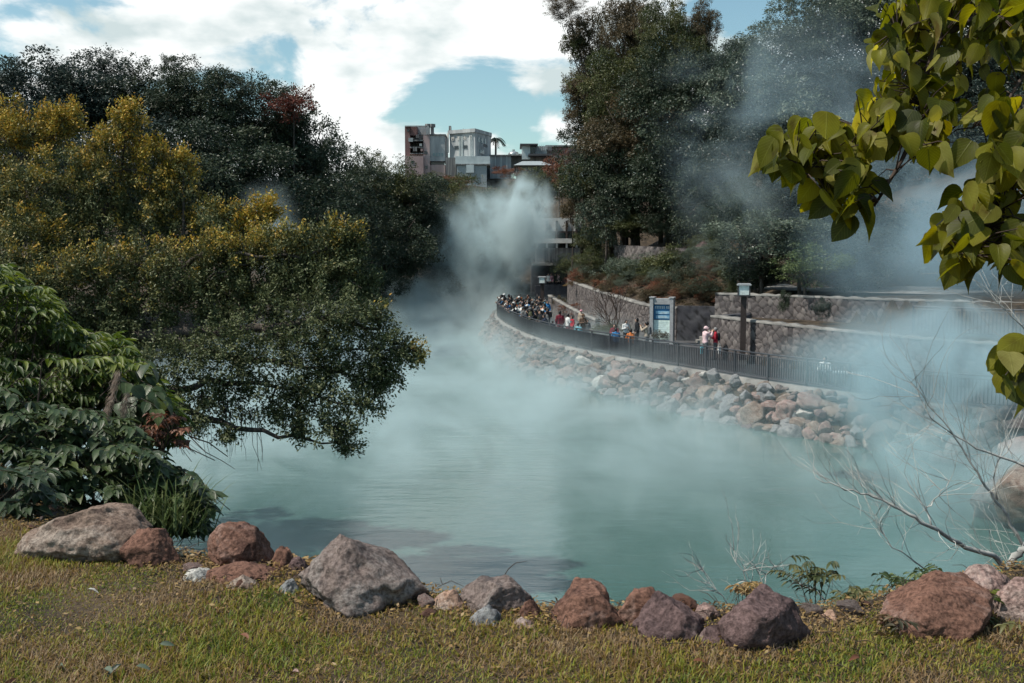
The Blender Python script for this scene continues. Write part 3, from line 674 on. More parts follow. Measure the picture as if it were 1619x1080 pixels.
ROCKS = [
 # x0,y0,x1,y1 (photo), depth, material, seed, taper, lean, cuts, label
 (18, 797, 242, 884, 5.75, 'rock_tan', 1, .45, .1, 8, 'broad flat tan boulder at the left end of the row, dead twigs on top'),
 (185, 832, 292, 900, 5.25, 'rock_brown', 2, .4, -.1, 9, 'dark brown ridged rock leaning on the broad flat tan boulder'),
 (328, 827, 436, 905, 5.35, 'rock_brown', 3, .2, .0, 3, 'smooth dome-shaped reddish boulder standing upright beside the water'),
 (308, 888, 445, 934, 5.08, 'rock_brown', 4, .25, .1, 5, 'long low reddish rock lying under the dome-shaped boulder'),
 (285, 898, 343, 930, 4.98, 'rock_pale', 5, .2, .0, 2, 'rounded white stone on the grass edge below the dome-shaped boulder'),
 (345, 910, 418, 946, 4.88, 'rock_tan', 6, .5, .0, 11, 'flat angular tan stone in front of the long low reddish rock'),
 (422, 863, 470, 905, 5.55, 'rock_brown', 7, .4, .2, 6, 'shaded brown rock with yellow weeds behind the dome-shaped boulder'),
 (450, 880, 488, 915, 5.3, 'rock_purple', 8, .4, .0, 6, 'small dull purple stone tucked against the left foot of the pointed boulder'),
 (464, 845, 677, 968, 4.95, 'rock_grey', 33, .74, -.16, 5, 'big pointed grey-pink boulder, the tallest of the row'),
 (438, 916, 482, 950, 4.85, 'rock_bluegrey', 10, .6, .1, 10, 'jagged grey stone at the left foot of the big pointed boulder'),
 (512, 927, 580, 975, 4.66, 'rock_pink', 11, .3, .0, 8, 'small blocky reddish stone with a pale top in front of the big pointed boulder'),
 (682, 932, 738, 976, 4.78, 'rock_orange', 12, .3, .0, 7, 'small rusty orange rock right of the big pointed boulder'),
 (722, 914, 846, 982, 4.74, 'rock_grey', 13, .25, .15, 7, 'wide speckled grey rock with a thin dry stem rising behind it'),
 (818, 948, 858, 992, 4.66, 'rock_brown', 14, .3, .0, 4, 'rounded reddish rock under the right end of the speckled grey rock'),
 (737, 956, 794, 1004, 4.32, 'rock_bluegrey', 15, .25, .1, 5, 'smooth dark stone with a pale grey top in front of the speckled grey rock'),
 (802, 977, 857, 1010, 4.26, 'rock_pink', 16, .3, .1, 4, 'smooth beige-pink stone beside the cut green leaf'),
 (849, 1010, 877, 1035, 4.05, 'rock_pink', 17, .3, .0, 4, 'tiny pinkish pebble alone in the grass'),
 (872, 914, 968, 995, 4.72, 'rock_brown', 18, .35, -.1, 5, 'rust-brown rounded rock standing behind the dark split boulder'),
 (868, 930, 984, 1014, 4.36, 'rock_brown', 19, .35, -.1, 8, 'dark brown boulder with a pale ledge, resting against the rust-brown rock'),
 (966, 924, 1060, 1008, 4.50, 'rock_brown', 20, .3, -.1, 7, 'tall left half of the paired brown boulders in the middle right of the row'),
 (1000, 938, 1117, 1034, 4.22, 'rock_purple', 22, .4, -.15, 9, 'dark right half of the paired brown boulders, sloping down to the right'),
 (1088, 955, 1142, 998, 4.75, 'rock_pink', 23, .4, .0, 8, 'pale pink rock peeping out between the paired boulders and the big purple one'),
 (1094, 990, 1164, 1044, 4.06, 'rock_purple', 24, .45, .0, 7, 'small domed purple-brown stone at the foot of the big purple boulder'),
 (1136, 934, 1285, 1048, 4.18, 'rock_purple', 25, .25, -.05, 9, 'big dark purple-brown boulder with a pale left edge'),
 (1291, 964, 1327, 998, 4.62, 'rock_orange', 26, .3, .0, 5, 'small pale orange stone alone right of the big purple boulder'),
 (1386, 911, 1566, 1010, 4.34, 'rock_brown', 28, .30, -.05, 8, 'large rusty brown boulder in the right part of the row, weeds at its foot'),
 (1503, 891, 1604, 965, 4.85, 'rock_pink', 29, .35, .0, 6, 'pale pink boulder behind the large rusty one, under the bare white branch'),
 (1576, 914, 1672, 1000, 4.55, 'rock_pink', 30, .3, .0, 6, 'pale pink boulder cut by the right edge of the picture'),
 (1322, 1008, 1358, 1034, 4.05, 'rock_purple', 31, .4, .0, 6, 'small flat purple stone half buried in the weeds'),
 (908, 1006, 975, 1030, 4.15, 'rock_pink', 32, .4, .0, 6, 'flat pink stone sunk in the lawn below the dark split boulder'),
 (1002, 1012, 1056, 1036, 4.08, 'rock_purple', 33, .4, .0, 6, 'flat brown stone sunk in the grass below the paired boulders'),
]
for (x0, y0, x1, y1, Y, mt, sd, tp, ln, cu, lab) in ROCKS:
    Y = 2518.0 / (y1 - 400) + min(0.10, (x1 - x0) * 0.0009)
    a, b_ = at(x0, y0, Y), at(x1, y1, Y)
    w = b_.x - a.x; gz = hgt((a.x + b_.x) / 2, Y) ; ztop = a.z; zb = min(b_.z, gz) - 0.03
    co, fsq = rock_np(sd, 6 if w > 0.25 else 5, cu + 3, 0.24, 0.055, taper=tp, lean=ln)
    hz = (ztop - zb) / 2
    dep = min(max(w * 0.42, 0.05), 0.26)
    co = co * np.array([w / 2, dep, hz]) + np.array([0, 0, hz])
    me = mesh_np('rock', co, fsq)
    o = link('boulder' if w > 0.2 else 'stone', me, MAT[mt], smooth=True)
    o.location = ((a.x + b_.x) / 2, Y, zb)
    tag(o, lab, 'rock', 'rocks along the edge of the lawn')

# boulder bank below the railing
protos = []
for k in range(14):
    co, fsq = rock_np(100 + k, 4, 8 + k % 6, 0.28, 0.06, cutd=(0.48, 0.9))
    protos.append((co, fsq, mesh_np('bank_rock', co, fsq)))
bcols = [('rock_bluegrey', 'grey'), ('rock_grey', 'mauve-grey'), ('rock_pink', 'pinkish'), ('rock_tan', 'tan'), ('rock_pale', 'pale'), ('rock_orange', 'orange-tinted'), ('rock_purple', 'dark')]
bw = [0.24, 0.20, 0.17, 0.24, 0.03, 0.03, 0.09]
cand = []
r_ = np.random.RandomState(5)
s = 2.0
while s < fs_[-1] - 2:
    x, y = frail(s); d = math.hypot(x, y)
    base = 0.60 if d < 46 else (0.50 if d < 60 else 0.38)
    rows = [(-0.42, 2.06), (-0.75, 1.74), (-1.05, 1.38), (-1.35, 1.02), (-1.66, 0.64)]
    if d > 60: rows = [(-0.45, 2.07), (-0.65, 1.82), (-0.88, 1.56), (-1.1, 1.30), (-1.32, 1.04), (-1.54, .78), (-1.75, 0.55)]
    for j, (o, z) in enumerate(rows):
        sz = base * (0.38 + 0.62 * r_.rand() + (0.55 if r_.rand() < 0.13 else 0)) * (0.72 if j == 0 else 1.0 + 0.07 * j)
        ss = s + r_.uniform(-0.25, 0.25); kk = 1 / (1 + max(0, min(1, (y - 68) / 12))); o = -0.3 + (o + 0.3) * kk
        xx, yy = frail(ss, o + r_.uniform(-0.15, 0.12)); cand.append((xx, yy, z + r_.uniform(-0.14, 0.12), sz, d, ss, j))
    s += base * 0.66
def in_view(x, y, z):
    px = 809.5 + F * x / max(y, 1); return 760 < px < 1560
cand.sort(key=lambda c: -(c[3] / math.hypot(c[0], c[1])) * (1 if in_view(*c[:3]) else 0.01))
def zone(c):
    px = 809.5 + F * c[0] / c[1]
    return 0 if px < 900 else 1 if px < 1030 else 2 if px < 1180 else 3 if px < 1330 else 4
zn = ['below the crowd', 'between crowd and notice board', 'below the notice board', 'below the tall lantern post', 'in the steam beyond the tall lantern']
rn = ['in the top row', 'in the second row', 'in the middle rows', 'in the middle rows', 'in the lower rows', 'at the waterline', 'at the waterline', 'at the waterline']
restV, restF, nv_ = [], [], 0
for i, (x, y, z, sz, d, ss, j) in enumerate(cand):
    k = r_.randint(14); ci = r_.choice(7, p=bw)
    if d > 66 and r_.rand() < 0.5: ci = [2, 5, 3][r_.randint(3)]
    rot = (r_.uniform(-.5, .5), r_.uniform(-.5, .5), r_.uniform(0, 6.28)); sc3 = (sz * r_.uniform(.46, .86), sz * r_.uniform(.42, .62), sz * r_.uniform(.30, .56))
    if i < 300:
        o = link('bank_boulder', protos[k][2], None, smooth=True)
        if len(protos[k][2].materials) == 0: protos[k][2].materials.append(None)
        o.material_slots[0].link = 'OBJECT'; o.material_slots[0].material = MAT[bcols[ci][0]]
        o.location = (x, y, z); o.rotation_euler = rot; o.scale = sc3
        big = 'big' if sz > 0.66 else ('small' if sz < 0.45 else 'medium-sized')
        tag(o, f'{big} {bcols[ci][1]} bank boulder {rn[j]}, {zn[zone((x, y))]}', 'rock', 'boulders of the bank under the railing')
    else:
        M = (Matrix.LocRotScale(Vector((x, y, z)), __import__('mathutils').Euler(rot), Vector(sc3)))
        M = np.array(M); co = protos[k][0] @ M[:3, :3].T + M[:3, 3]
        restV.append(co); restF.append(protos[k][1] + nv_); nv_ += len(co)
rest = link('bank_rubble', mesh_np('bank_rubble', np.concatenate(restV), np.concatenate(restF)), MAT['rock_grey'], smooth=True)
tag(rest, kind='stuff')
# boulders on the near right shore, in steam
for i, (px, py, Y, sz, mt, lab) in enumerate([(1590, 800, 28, 1.3, 'rock_grey', 'large grey shore boulder seen through steam at the right edge of the pond'),
        (1570, 860, 26, 1.0, 'rock_bluegrey', 'grey shore boulder low in the steam behind the bare white branch'), (1615, 770, 30, 1.2, 'rock_pink', 'pinkish shore boulder highest of the steamy heap at the right edge'),
        (1612, 850, 25, 1.1, 'rock_tan', 'pale tan shore boulder beside the trunk of the bare tree')]):
    p = at(px, py, Y); o = link('shore_boulder', protos[i * 3][2], None)
    o.material_slots[0].link = 'OBJECT'; o.material_slots[0].material = MAT[mt]
    o.location = (p.x + 0.2, Y, 0.75 + 0.25 * i % 1); o.scale = (sz * .8, sz * .8, sz * .75); o.rotation_euler.z = i * 1.3
    tag(o, lab, 'rock', 'boulders on the right shore')

# ------------------------------------------------------------------ lantern posts and notice board
def lantern(px, Y, H, label):
    x = (px - 809.5) / F * Y
    t = thing('lantern_post', label, 'street lamp', (x, Y, WALK), R(-12))
    MB().box((0, 0, (H - 0.5) / 2), (0.27, 0.27, H - 0.5)).build('post', MAT['post_brown'], t)
    MB().box((0, 0, 0.10), (0.42, 0.42, 0.2)).build('base', MAT['concrete'], t)
    hd = MB().box((0, 0, H - 0.53), (0.60, 0.60, 0.06))
    for sx in (-1, 1):
        for sy in (-1, 1): hd.box((sx * 0.27, sy * 0.27, H - 0.27), (0.06, 0.06, 0.46))
    hd = hd.build('lamp_frame', MAT['lamp_frame'], t)
    for a in range(4):
        c, s_ = math.cos(a * math.pi / 2), math.sin(a * math.pi / 2)
        MB().box((0.265 * c, 0.265 * s_, H - 0.27), (0.02, 0.47, 0.45), a * math.pi / 2).build('lamp_pane', MAT['lamp_glass'], hd)
    rf = MB(); rf.box((0, 0, H - 0.015), (0.68, 0.68, 0.05)); rf.box((0, 0, H + 0.03), (0.60, 0.60, 0.04))
    rf.build('lamp_roof', MAT['sign_stone'], t)
lantern(1176, 48.3, 3.88, 'tall brown lantern post with square white lamp in front of the long stone wall')
lantern(857.5, 83, 3.42, 'far brown lantern post with a square white lamp standing in the crowd')
p = at(1046.5, 540, 59.0)
t = thing('notice_board', 'grey stone-framed notice board with a blue header and a pale map sheet', 'notice board', (p.x, 59.0, WALK), R(-19))
Hb = 2.75
MB().box((-0.60, 0, Hb / 2), (0.20, 0.62, Hb)).build('frame_post', MAT['sign_stone'], t)
MB().box((0.60, 0, Hb / 2), (0.20, 0.62, Hb)).build('frame_post', MAT['sign_stone'], t)
MB().box((-0.58, 0, Hb + 0.03), (0.32, 0.68, 0.06)).build('post_cap', MAT['sign_stone'], t)
MB().box((0.58, 0, Hb + 0.03), (0.32, 0.68, 0.06)).build('post_cap', MAT['sign_stone'], t)
MB().box((0, 0, Hb - 0.20), (0.998, 0.50, 0.34)).build('lintel', MAT['sign_stone'], t)
MB().box((0, 0.08, Hb / 2 - 0.3), (0.998, 0.30, Hb - 0.8)).build('back_panel', MAT['sign_stone'], t)
hd = MB().box((0, -0.10, Hb - 0.83), (0.98, 0.04, 0.90)).build('header_panel', MAT['sign_blue'], t)
mk = MB()
xx = -0.42
for k in range(8):
    wd = 0.075; mk.box((xx + wd / 2, -0.126, Hb - 0.52), (wd, 0.012, 0.035)); mk.box((xx + wd / 2, -0.126, Hb - 0.60), (wd * 0.9, 0.012, 0.03)); mk.box((xx + wd / 2, -0.129, Hb - 0.56), (0.022, 0.012, 0.15)); xx += wd + (0.028 if k != 5 else 0.09)
mk.build('title_marks', MAT['sign_white'], hd)
MB().box((0.04, -0.128, Hb - 0.86), (0.80, 0.010, 0.17)).build('text_band', MAT['sign_pale_blue'], hd)
MB().box((0.04, -0.128, Hb - 1.12), (0.80, 0.010, 0.18)).build('text_band', MAT['sign_pale_blue'], hd)
mk = MB()
for r0 in range(3): mk.box((0.18 - 0.05 * r0, -0.134, Hb - 0.83 - 0.05 * r0), (0.45, 0.006, 0.018))
for r0 in range(3): mk.box((0.0 + 0.05 * r0, -0.134, Hb - 1.07 - 0.05 * r0), (0.55, 0.006, 0.018))
mk.build('text_lines', MAT['sign_white'], hd)
mp_ = MB().box((0, -0.10, 0.86), (0.98, 0.04, 1.14)).build('map_sheet', MAT['sign_paper'], t)
mk = MB()
for r0 in range(8): mk.box((-0.02 + 0.03 * math.sin(r0 * 2), -0.126, 1.33 - 0.11 * r0), (0.80 - 0.12 * (r0 % 3), 0.008, 0.006))
mk.build('sheet_lines', MAT['wall_pale'], mp_)
# bench and bag by the long wall
p = at(1330, 566, 42.0)
t = thing('bench', 'low pale bench against the long stone wall, a person crouching beside it', 'bench', (p.x + 0.1, 41.0, WALK), R(-30))
MB().box((0, 0, 0.45), (1.5, 0.42, 0.07)).build('seat', MAT['wall_pale'], t)
for sx in (-0.55, 0.55): MB().box((sx, 0, 0.21), (0.16, 0.36, 0.42)).build('leg', MAT['concrete'], t)

# ------------------------------------------------------------------ far buildings
def bx(mb, x0, x1, y0, y1, z0, z1): return mb.box(((x0 + x1) / 2, (y0 + y1) / 2, (z0 + z1) / 2), (x1 - x0, y1 - y0, z1 - z0))
def S(px, D): return (px - 809.5) / F * D
def Zp(py, D): return at(809.5, py, D).z
D = 160.0
def fac(name, px0, px1, py0, py1, Yf, dep, mat, parent, zb=None):
    "block whose front face spans the photo pixels, at distance Yf; local to a parent at the origin of the building"
    z1 = Zp(py0, Yf); z0 = Zp(py1, Yf) if zb is None else zb
    o = parent.location
    return bx(MB(), S(px0, Yf) - o.x, S(px1, Yf) - o.x, Yf - o.y, Yf + dep - o.y, z0 - o.z, z1 - o.z).build(name, MAT[mat], parent)
bl = thing('apartment_building', 'tall weathered pinkish building on the hilltop with open balconies and rooftop tanks', 'building', (S(665, D), D, 14))
fac('wall', 642.5, 650.5, 200, 300, D - 0.3, 9, 'wall_brick', bl)
fac('wall', 650.7, 661, 199.5, 214, D, 9, 'wall_brick', bl)
fac('wall', 650.7, 671, 243, 300, D - 0.1, 9, 'wall_pink', bl)
fac('wall', 671.2, 681, 213, 300, D - 0.6, 10, 'wall_pink', bl)
fac('wall', 661.2, 677.5, 199, 213, D + 2.0, 5, 'wall_grey', bl)
fac('wall', 642.0, 671, 247, 300, D - 1.2, 1.0, 'wall_pink', bl)
fac('wall', 650.7, 671, 214, 243, D + 1.6, 5, 'wall_stain', bl)
for (a, b2, c, d3) in ((650, 671, 221, 223), (650, 671, 232, 234), (650, 671, 242, 243.5)): fac('balcony', a, b2, c, d3, D - 0.7, 3.4, 'wall_stain', bl)
for (a, b2, c, d3, mt) in ((648, 655, 218, 224, 'metal_sheet'), (660, 664, 213, 218, 'wall_stain'), (655, 661, 232, 239, 'wall_stain'), (665, 669, 227, 231, 'metal_sheet'), (667, 670, 235, 239, 'wall_pink')):
    fac('air_conditioner', a, b2, c, d3, D - 0.9, 0.6, mt, bl)
for (a, b2, c, d3) in ((672.5, 677, 239, 244), (673.5, 677.5, 262, 267), (651.5, 656, 254, 258), (646, 649, 205, 208)): fac('window', a, b2, c, d3, D - 1.27 if c > 245 and a < 660 else D - 0.68, 0.3, 'window_dark', bl)
for (a, b2, c, d3) in ((675.5, 680, 199, 213), (642.5, 677, 198.5, 200.2)): fac('parapet', a, b2, c, d3, D - 0.8, 0.5, 'wall_grey', bl)
for px in (678, 684.5):
    o = MB().tube([(S(px, D) - bl.location.x, 1, Zp(213, D) - 14), (S(px, D) - bl.location.x, 1, Zp(200, D) - 14)], 0.28, 8).build('rooftop_pipe', MAT['wall_stain'], bl)
    MB().tube([(S(px, D) - bl.location.x, 1, Zp(200, D) - 14), (S(px, D) - bl.location.x, 1, Zp(195, D) - 14)], 0.5, 10).build('pipe_cap', MAT['wall_stain'], o)
b2_ = thing('concrete_tower', 'streaky grey concrete block with a dark slot, between the two hilltop buildings', 'building', (S(693, D), D, 14))
fac('wall', 681.2, 705, 214, 254.8, D - 0.2, 8, 'wall_grey', b2_)
fac('wall', 681.2, 705, 260.5, 300, D - 0.1, 8, 'wall_pink', b2_)
fac('recess', 682, 704, 255, 260.3, D + 0.8, 6, 'window_dark', b2_)
fac('parapet', 681, 706, 212, 214, D - 0.4, 8.4, 'wall_stain', b2_)
for k in range(4): fac('window', 686 + 4.4 * k, 689 + 4.4 * k, 242, 247, D - 0.25, 0.2, 'window_teal', b2_)
for px, hh in ((687, 209), (697, 209.5), (713, 199)):
    MB().tube([(S(px, D) - b2_.location.x, 2, Zp(213, D) - 14), (S(px, D) - b2_.location.x, 2, Zp(hh, D) - 14)], 0.12, 6).build('antenna', MAT['wall_stain'], b2_)
fac('air_conditioner', 711, 714.5, 199, 208, D + 2, 1.0, 'wall_stain', b2_)
b3 = thing('office_building', 'blue-grey hilltop building with a flat roof and white characters under its eaves', 'building', (S(745, D), D, 14))
# two visible faces meeting at a corner near px 752
xL, xC, xR = S(712, D), S(752, D - 2), S(776.5, D + 3.5)
zt3, zb3 = Zp(211, D), 13.0
poly = [(xL, D + 0.5), (xC, D - 2), (xR, D + 3.5), (xL + 6, D + 12)]
ox, oy, oz = b3.location
MB().prism([(x - ox, y - oy) for x, y in poly], zb3 - oz, zt3 - oz).build('wall', MAT['wall_grey'], b3)
cx = sum(p_[0] for p_ in poly) / 4; cy_ = sum(p_[1] for p_ in poly) / 4
MB().prism([(cx + (x - cx) * 1.07 - ox, cy_ + (y - cy_) * 1.07 - oy) for x, y in poly], zt3 - oz - 0.05, Zp(208, D) - oz + 0.2).build('roof', MAT['wall_grey'], b3)
def face_pt(f, u, z, out=0.05):
    a, c = (poly[0], poly[1]) if f == 0 else (poly[1], poly[2])
    dx, dy = c[0] - a[0], c[1] - a[1]; l = math.hypot(dx, dy); nx_, ny_ = dy / l, -dx / l
    return (a[0] + dx * u + nx_ * out - ox, a[1] + dy * u + ny_ * out - oy, z - oz), math.atan2(dy, dx), l
def on_face(name, f, u, py, wpx, hpx, mat, out=0.05):
    z = Zp(py, D); c, rz, l = face_pt(f, u, z, out)
    return MB().box(c, (wpx / F * D, 0.12, hpx / F * D), rz).build(name, MAT[mat], b3)
for u in (0.27, 0.62):
    for k in (-0.04, 0.045): on_face('window', 0, u + k, 233.5, 3.0, 5, 'window_dark')
for u in (0.40, 0.475, 0.52, 0.83, 0.9): on_face('drain_pipe', 0, u, 234, 0.7, 34, 'wall_pale', 0.12)
for u in (0.2, 0.4, 0.62): on_face('window', 1, u, 222, 4, 8, 'window_teal')
on_face('awning', 1, 0.35, 231, 14, 4, 'wall_stain', 0.8)
on_face('window', 1, 0.4, 240, 16, 6, 'window_teal')
on_face('downpipe', 0, -0.03, 226, 3.2, 30, 'wall_white', 0.3)
try:
    for k, ch in enumerate('四季大樓'):
        cu = bpy.data.curves.new('character', 'FONT'); cu.body = ch; cu.size = 0.62; cu.extrude = 0.02; cu.offset = 0.012; cu.align_x = 'CENTER'
        tmp = bpy.data.objects.new('tmp', cu); COL.objects.link(tmp)
        me = bpy.data.meshes.new_from_object(tmp.evaluated_get(bpy.context.evaluated_depsgraph_get()))
        bpy.data.objects.remove(tmp)
        c, rz, l = face_pt(0, 0.14 + 0.235 * k, Zp(221.5, D), 0.12)
        o = link('roof_character', me, MAT['wall_white'], b3); o.location = c; o.rotation_euler = (R(90), 0, rz)
except Exception as e: print('text', e)
for px in (733, 749, 747): MB().tube([(S(px, D) - ox, 1, zt3 - oz), (S(px, D) - ox, 1, Zp(202, D) - oz)], 0.05, 5).build('antenna', MAT['wall_stain'], b3)
b4 = thing('annex_building', 'pale lower annex with a tin fence on the slope under the blue-grey building', 'building', (S(748, D), D - 5, 13))
fac('wall', 721, 775, 247, 262, D - 5, 4, 'wall_pale', b4)
fac('wall', 706, 722, 249, 300, D - 3.6, 4, 'wall_stain', b4)
fac('ledge', 721, 776, 259, 261, D - 5.4, 0.6, 'wall_stain', b4)
fac('tin_fence', 723, 770, 261, 300, D - 5.2, 0.2, 'metal_sheet', b4, zb=14)
fac('tin_sheet', 738, 750, 260.5, 273, D - 5.45, 0.2, 'wall_pale', b4)
b5 = thing('long_building', 'long low grey building behind the palm, running towards the right trees', 'building', (S(800, D), D + 2, 14))
fac('wall', 775, 808, 246, 300, D + 1, 8, 'wall_grey', b5)
fac('wall', 806, 836, 243, 268, D + 3, 8, 'wall_grey', b5)
fac('roof_edge', 774, 838, 244.6, 246.2, D + 0.6, 9, 'wall_stain', b5)
for k in range(3): fac('drain_pipe', 783 + 9 * k, 784 + 9 * k, 247, 270, D + 0.8, 0.2, 'wall_pale', b5)
b6 = thing('rooftop_house', 'small rooftop hut with a flat overhanging roof beside a scaffold, right of the palm', 'building', (S(838, D), D - 1, 14))
fac('wall', 825, 838, 229, 252, D, 5, 'wall_pale', b6)
fac('window', 838.5, 845, 230, 242, D + 0.4, 0.3, 'window_dark', b6)
fac('roof', 822, 850, 227, 229, D - 1, 7, 'roof_dark', b6)
fac('wall', 838.2, 864, 231, 246, D + 1, 5, 'wall_grey', b6)
fac('wall', 827, 900, 246, 300, D + 0.5, 6, 'wall_stain', b6)
fac('roof', 835, 872, 243, 246, D - 2, 6, 'roof_dark', b6)
for k in range(9): fac('handrail', 846 + 3 * k, 846.6 + 3 * k, 229, 238, D + 0.8, 0.1, 'wall_pale', b6)
b7 = thing('brick_building', 'reddish brick upper storey half hidden by russet bushes at the right tree line', 'building', (S(880, D), D + 3, 14))
fac('wall', 862, 915, 232, 300, D + 3, 6, 'wall_brick', b7)
fac('parapet', 862, 915, 229.5, 232, D + 2.7, 0.5, 'wall_stain', b7)
b8 = thing('shed', 'grey corrugated pavilion roof just above the rising steam', 'building', (S(845, D - 8), D - 8, 13))
o8 = b8.location
def roofprism(x0, x1, xa, xb, y0, y1, z0, z1):
    return MB().add([(x0, y0, z0), (x1, y0, z0), (x1, y1, z0), (x0, y1, z0), (xa, (y0 + y1) / 2, z1), (xb, (y0 + y1) / 2, z1)], [(0, 3, 2, 1), (0, 1, 5, 4), (2, 3, 4, 5), (1, 2, 5), (3, 0, 4)])
roofprism(S(812, D - 8) - o8.x, S(872, D - 8) - o8.x, S(826, D - 8) - o8.x, S(856, D - 8) - o8.x, -1, 5, Zp(262, D - 8) - 13, Zp(253, D - 8) - 13).build('roof', MAT['metal_sheet'], b8)
fac('wall', 816, 868, 262.5, 300, D - 8, 4, 'wall_stain', b8)
# water tank
p = (S(812, D), D + 3, Zp(246, D))
t = thing('water_tank', 'round steel water tank on the roof right of the palm', 'water tank', p)
MB().ball((0, 0, 0.45), 0.75, 12, 8, (1.2, 1, 0.75)).build('tank', MAT['tank_steel'], t, smooth=True)
MB().tube([(0, 0, 0.9), (0, 0, 1.25)], 0.2, 8).build('lid', MAT['tank_steel'], t)
# hotel behind the far end of the walkway
Dh = 112.0
h = thing('hotel_building', 'cream building with brown-framed windows above a stained concrete basement, right of the steam plume', 'building', (S(893, Dh), Dh, 3))
fac('wall', 846, 918, 345, 366, Dh + 0.6, 9, 'wall_white', h)
fac('floor_slab', 846, 918, 377, 384.5, Dh - 0.6, 3, 'wall_white', h)
fac('lintel', 846, 918, 365.5, 368, Dh + 0.2, 1, 'post_brown', h)
fac('back_wall', 846, 918, 366, 392, Dh + 2.5, 7, 'window_dark', h)
for k in range(5):
    x0 = 851 + 15.5 * k
    fac('window', x0, x0 + 11, 368, 377, Dh + 1.2, 0.2, 'window_teal', h)
    fac('column', x0 - 3.6, x0 - 0.8, 349, 377, Dh + 0.1, 1.0, 'post_brown', h)
    fac('column', x0 - 3.2, x0 - 0.6, 384.5, 392, Dh - 0.5, 0.6, 'wall_white', h)
fac('basement_wall', 848, 916, 392, 417, Dh, 6, 'wall_stain', h)
fac('ledge', 842, 905, 416, 420, Dh - 2.5, 3, 'concrete', h)
fac('basement_wall', 840, 912, 420, 446, Dh - 1.0, 3, 'dark_and_shaded_stone', h, zb=1.5)
fac('air_conditioner', 899, 904, 416.5, 424, Dh - 1.4, 0.5, 'wall_pale', h)
# dark terrace wall under the small distant group
pth = thing('terrace_wall', 'dark terrace wall with a thin rail, behind the far lantern post', 'wall', (S(872, 98), 98, 2))
fac('wall', 846, 905, 452, 480, 98, 1.5, 'dark_and_shaded_stone', pth, zb=1.6)
fac('top_rail', 846, 905, 449.5, 450.2, 98.1, 0.1, 'rail_metal', pth)
for k in range(10): fac('post', 848 + 6 * k, 848.6 + 6 * k, 449.8, 452, 98.1, 0.1, 'rail_metal', pth)
# small red-roofed pavilions in the trees
def pavilion(px, py, Y, w, label, mt='roof_red'):
    p = at(px, py, Y); zg = hgt(p.x, Y + 1)
    t = thing('pavilion', label, 'pavilion', (p.x, Y, min(zg, p.z - 1.2)), R(20)); H = p.z - t.location.z
    w2 = w / 2
    MB().add([(-w2, -w2, H - w * .42), (w2, -w2, H - w * .42), (w2, w2, H - w * .42), (-w2, w2, H - w * .42), (-w * .07, 0, H), (w * .07, 0, H)], [(0, 1, 5, 4), (1, 2, 5), (2, 3, 4, 5), (3, 0, 4), (3, 2, 1, 0)]).build('roof', MAT[mt], t)
    for sx in (-1, 1):
        for sy in (-1, 1): MB().box((sx * w * .36, sy * w * .36, (H - w * .42) / 2), (0.14, 0.14, H - w * .42)).build('post', MAT['post_brown'], t)
    MB().box((0, w * .2, (H - w * .42) * .42), (w * .6, w * .2, (H - w * .42) * .8)).build('wall', MAT['wall_stain'], t)
pavilion(1107, 410, 70, 0.75, 'tiny shrine with a bright red hipped roof among dark leaves above the stairs')
pavilion(1140, 432, 69, 1.1, 'small shelter with a shade-darkened red-brown roof above the stone wall end', 'roof_shaded')
pavilion(1114, 380, 72, 1.2, 'shaded brown-roofed hut above the tiny red shrine', 'roof_shaded')
# ------------------------------------------------------------------ leaves
def unit(a): return a / np.maximum(1e-9, np.linalg.norm(a, axis=-1, keepdims=True))
T_RH = (np.array([(0, 0, 0), (0.45, -0.5, 0.06), (1, 0, 0), (0.45, 0.5, 0.06)]), np.array([(0, 1, 2, 3)]))
def strip_template(ts, ws, fold=0.25, droop=0.3, rows=3):
    V = []; lu = []; lv = []
    for t_, w_ in zip(ts, ws):
        for s_ in (-1, 0, 1) if rows == 3 else (-1, -0.5, 0, 0.5, 1):
            V.append((t_, s_ * w_ * 0.5, abs(s_) * w_ * fold * 0.5 - droop * t_ * t_)); lu.append(t_); lv.append(s_ * w_)
    F_ = []
    for i in range(len(ts) - 1):
        for j in range(rows - 1): a = i * rows + j; F_.append((a, a + rows, a + rows + 1, a + 1))
    return np.array(V), np.array(F_), np.array(lu), np.array(lv)
T_LANCE = strip_template([0, .2, .5, .8, 1], [.05, .75, 1, .6, .02], 0.3, 0.35)
T_OVATE = strip_template([0, .12, .35, .6, .85, 1], [.1, .75, 1, .85, .35, .02], 0.25, 0.25)
T_HEART = strip_template([-0.10, 0, .12, .28, .45, .62, .78, .9, 1.02], [.42, .80, .97, 1.0, .93, .76, .48, .22, .02], 0.16, 0.20, 5)
def leaves(name, P, Nn, Dd, Ln, Wd, rnd, T=None, extra=None):
    "one mesh of leaves: position, normal, direction, length, width per leaf"
    T = T or T_RH
    tv, tf = T[0], T[1]
    Dd = unit(Dd); S_ = unit(np.cross(Nn, Dd)); Nn = np.cross(Dd, S_)
    n, k = len(P), len(tv)
    V = (P[:, None, :] + Dd[:, None, :] * (tv[None, :, 0:1] * Ln[:, None, None]) + S_[:, None, :] * (tv[None, :, 1:2] * Wd[:, None, None]) + Nn[:, None, :] * (tv[None, :, 2:3] * Ln[:, None, None]))
    Q = (tf[None] + (np.arange(n) * k)[:, None, None]).reshape(-1, tf.shape[1])
    at_ = {'rnd': np.repeat(rnd, k)}
    for a, v in (extra or {}).items(): at_[a] = np.repeat(v, k)
    if len(T) > 2: at_['lu'] = np.tile(T[2], n); at_['lv'] = np.tile(T[3], n)
    return mesh_np(name, V.reshape(-1, 3), Q, at_)
def rdir(r_, n): return unit(r_.normal(size=(n, 3)))
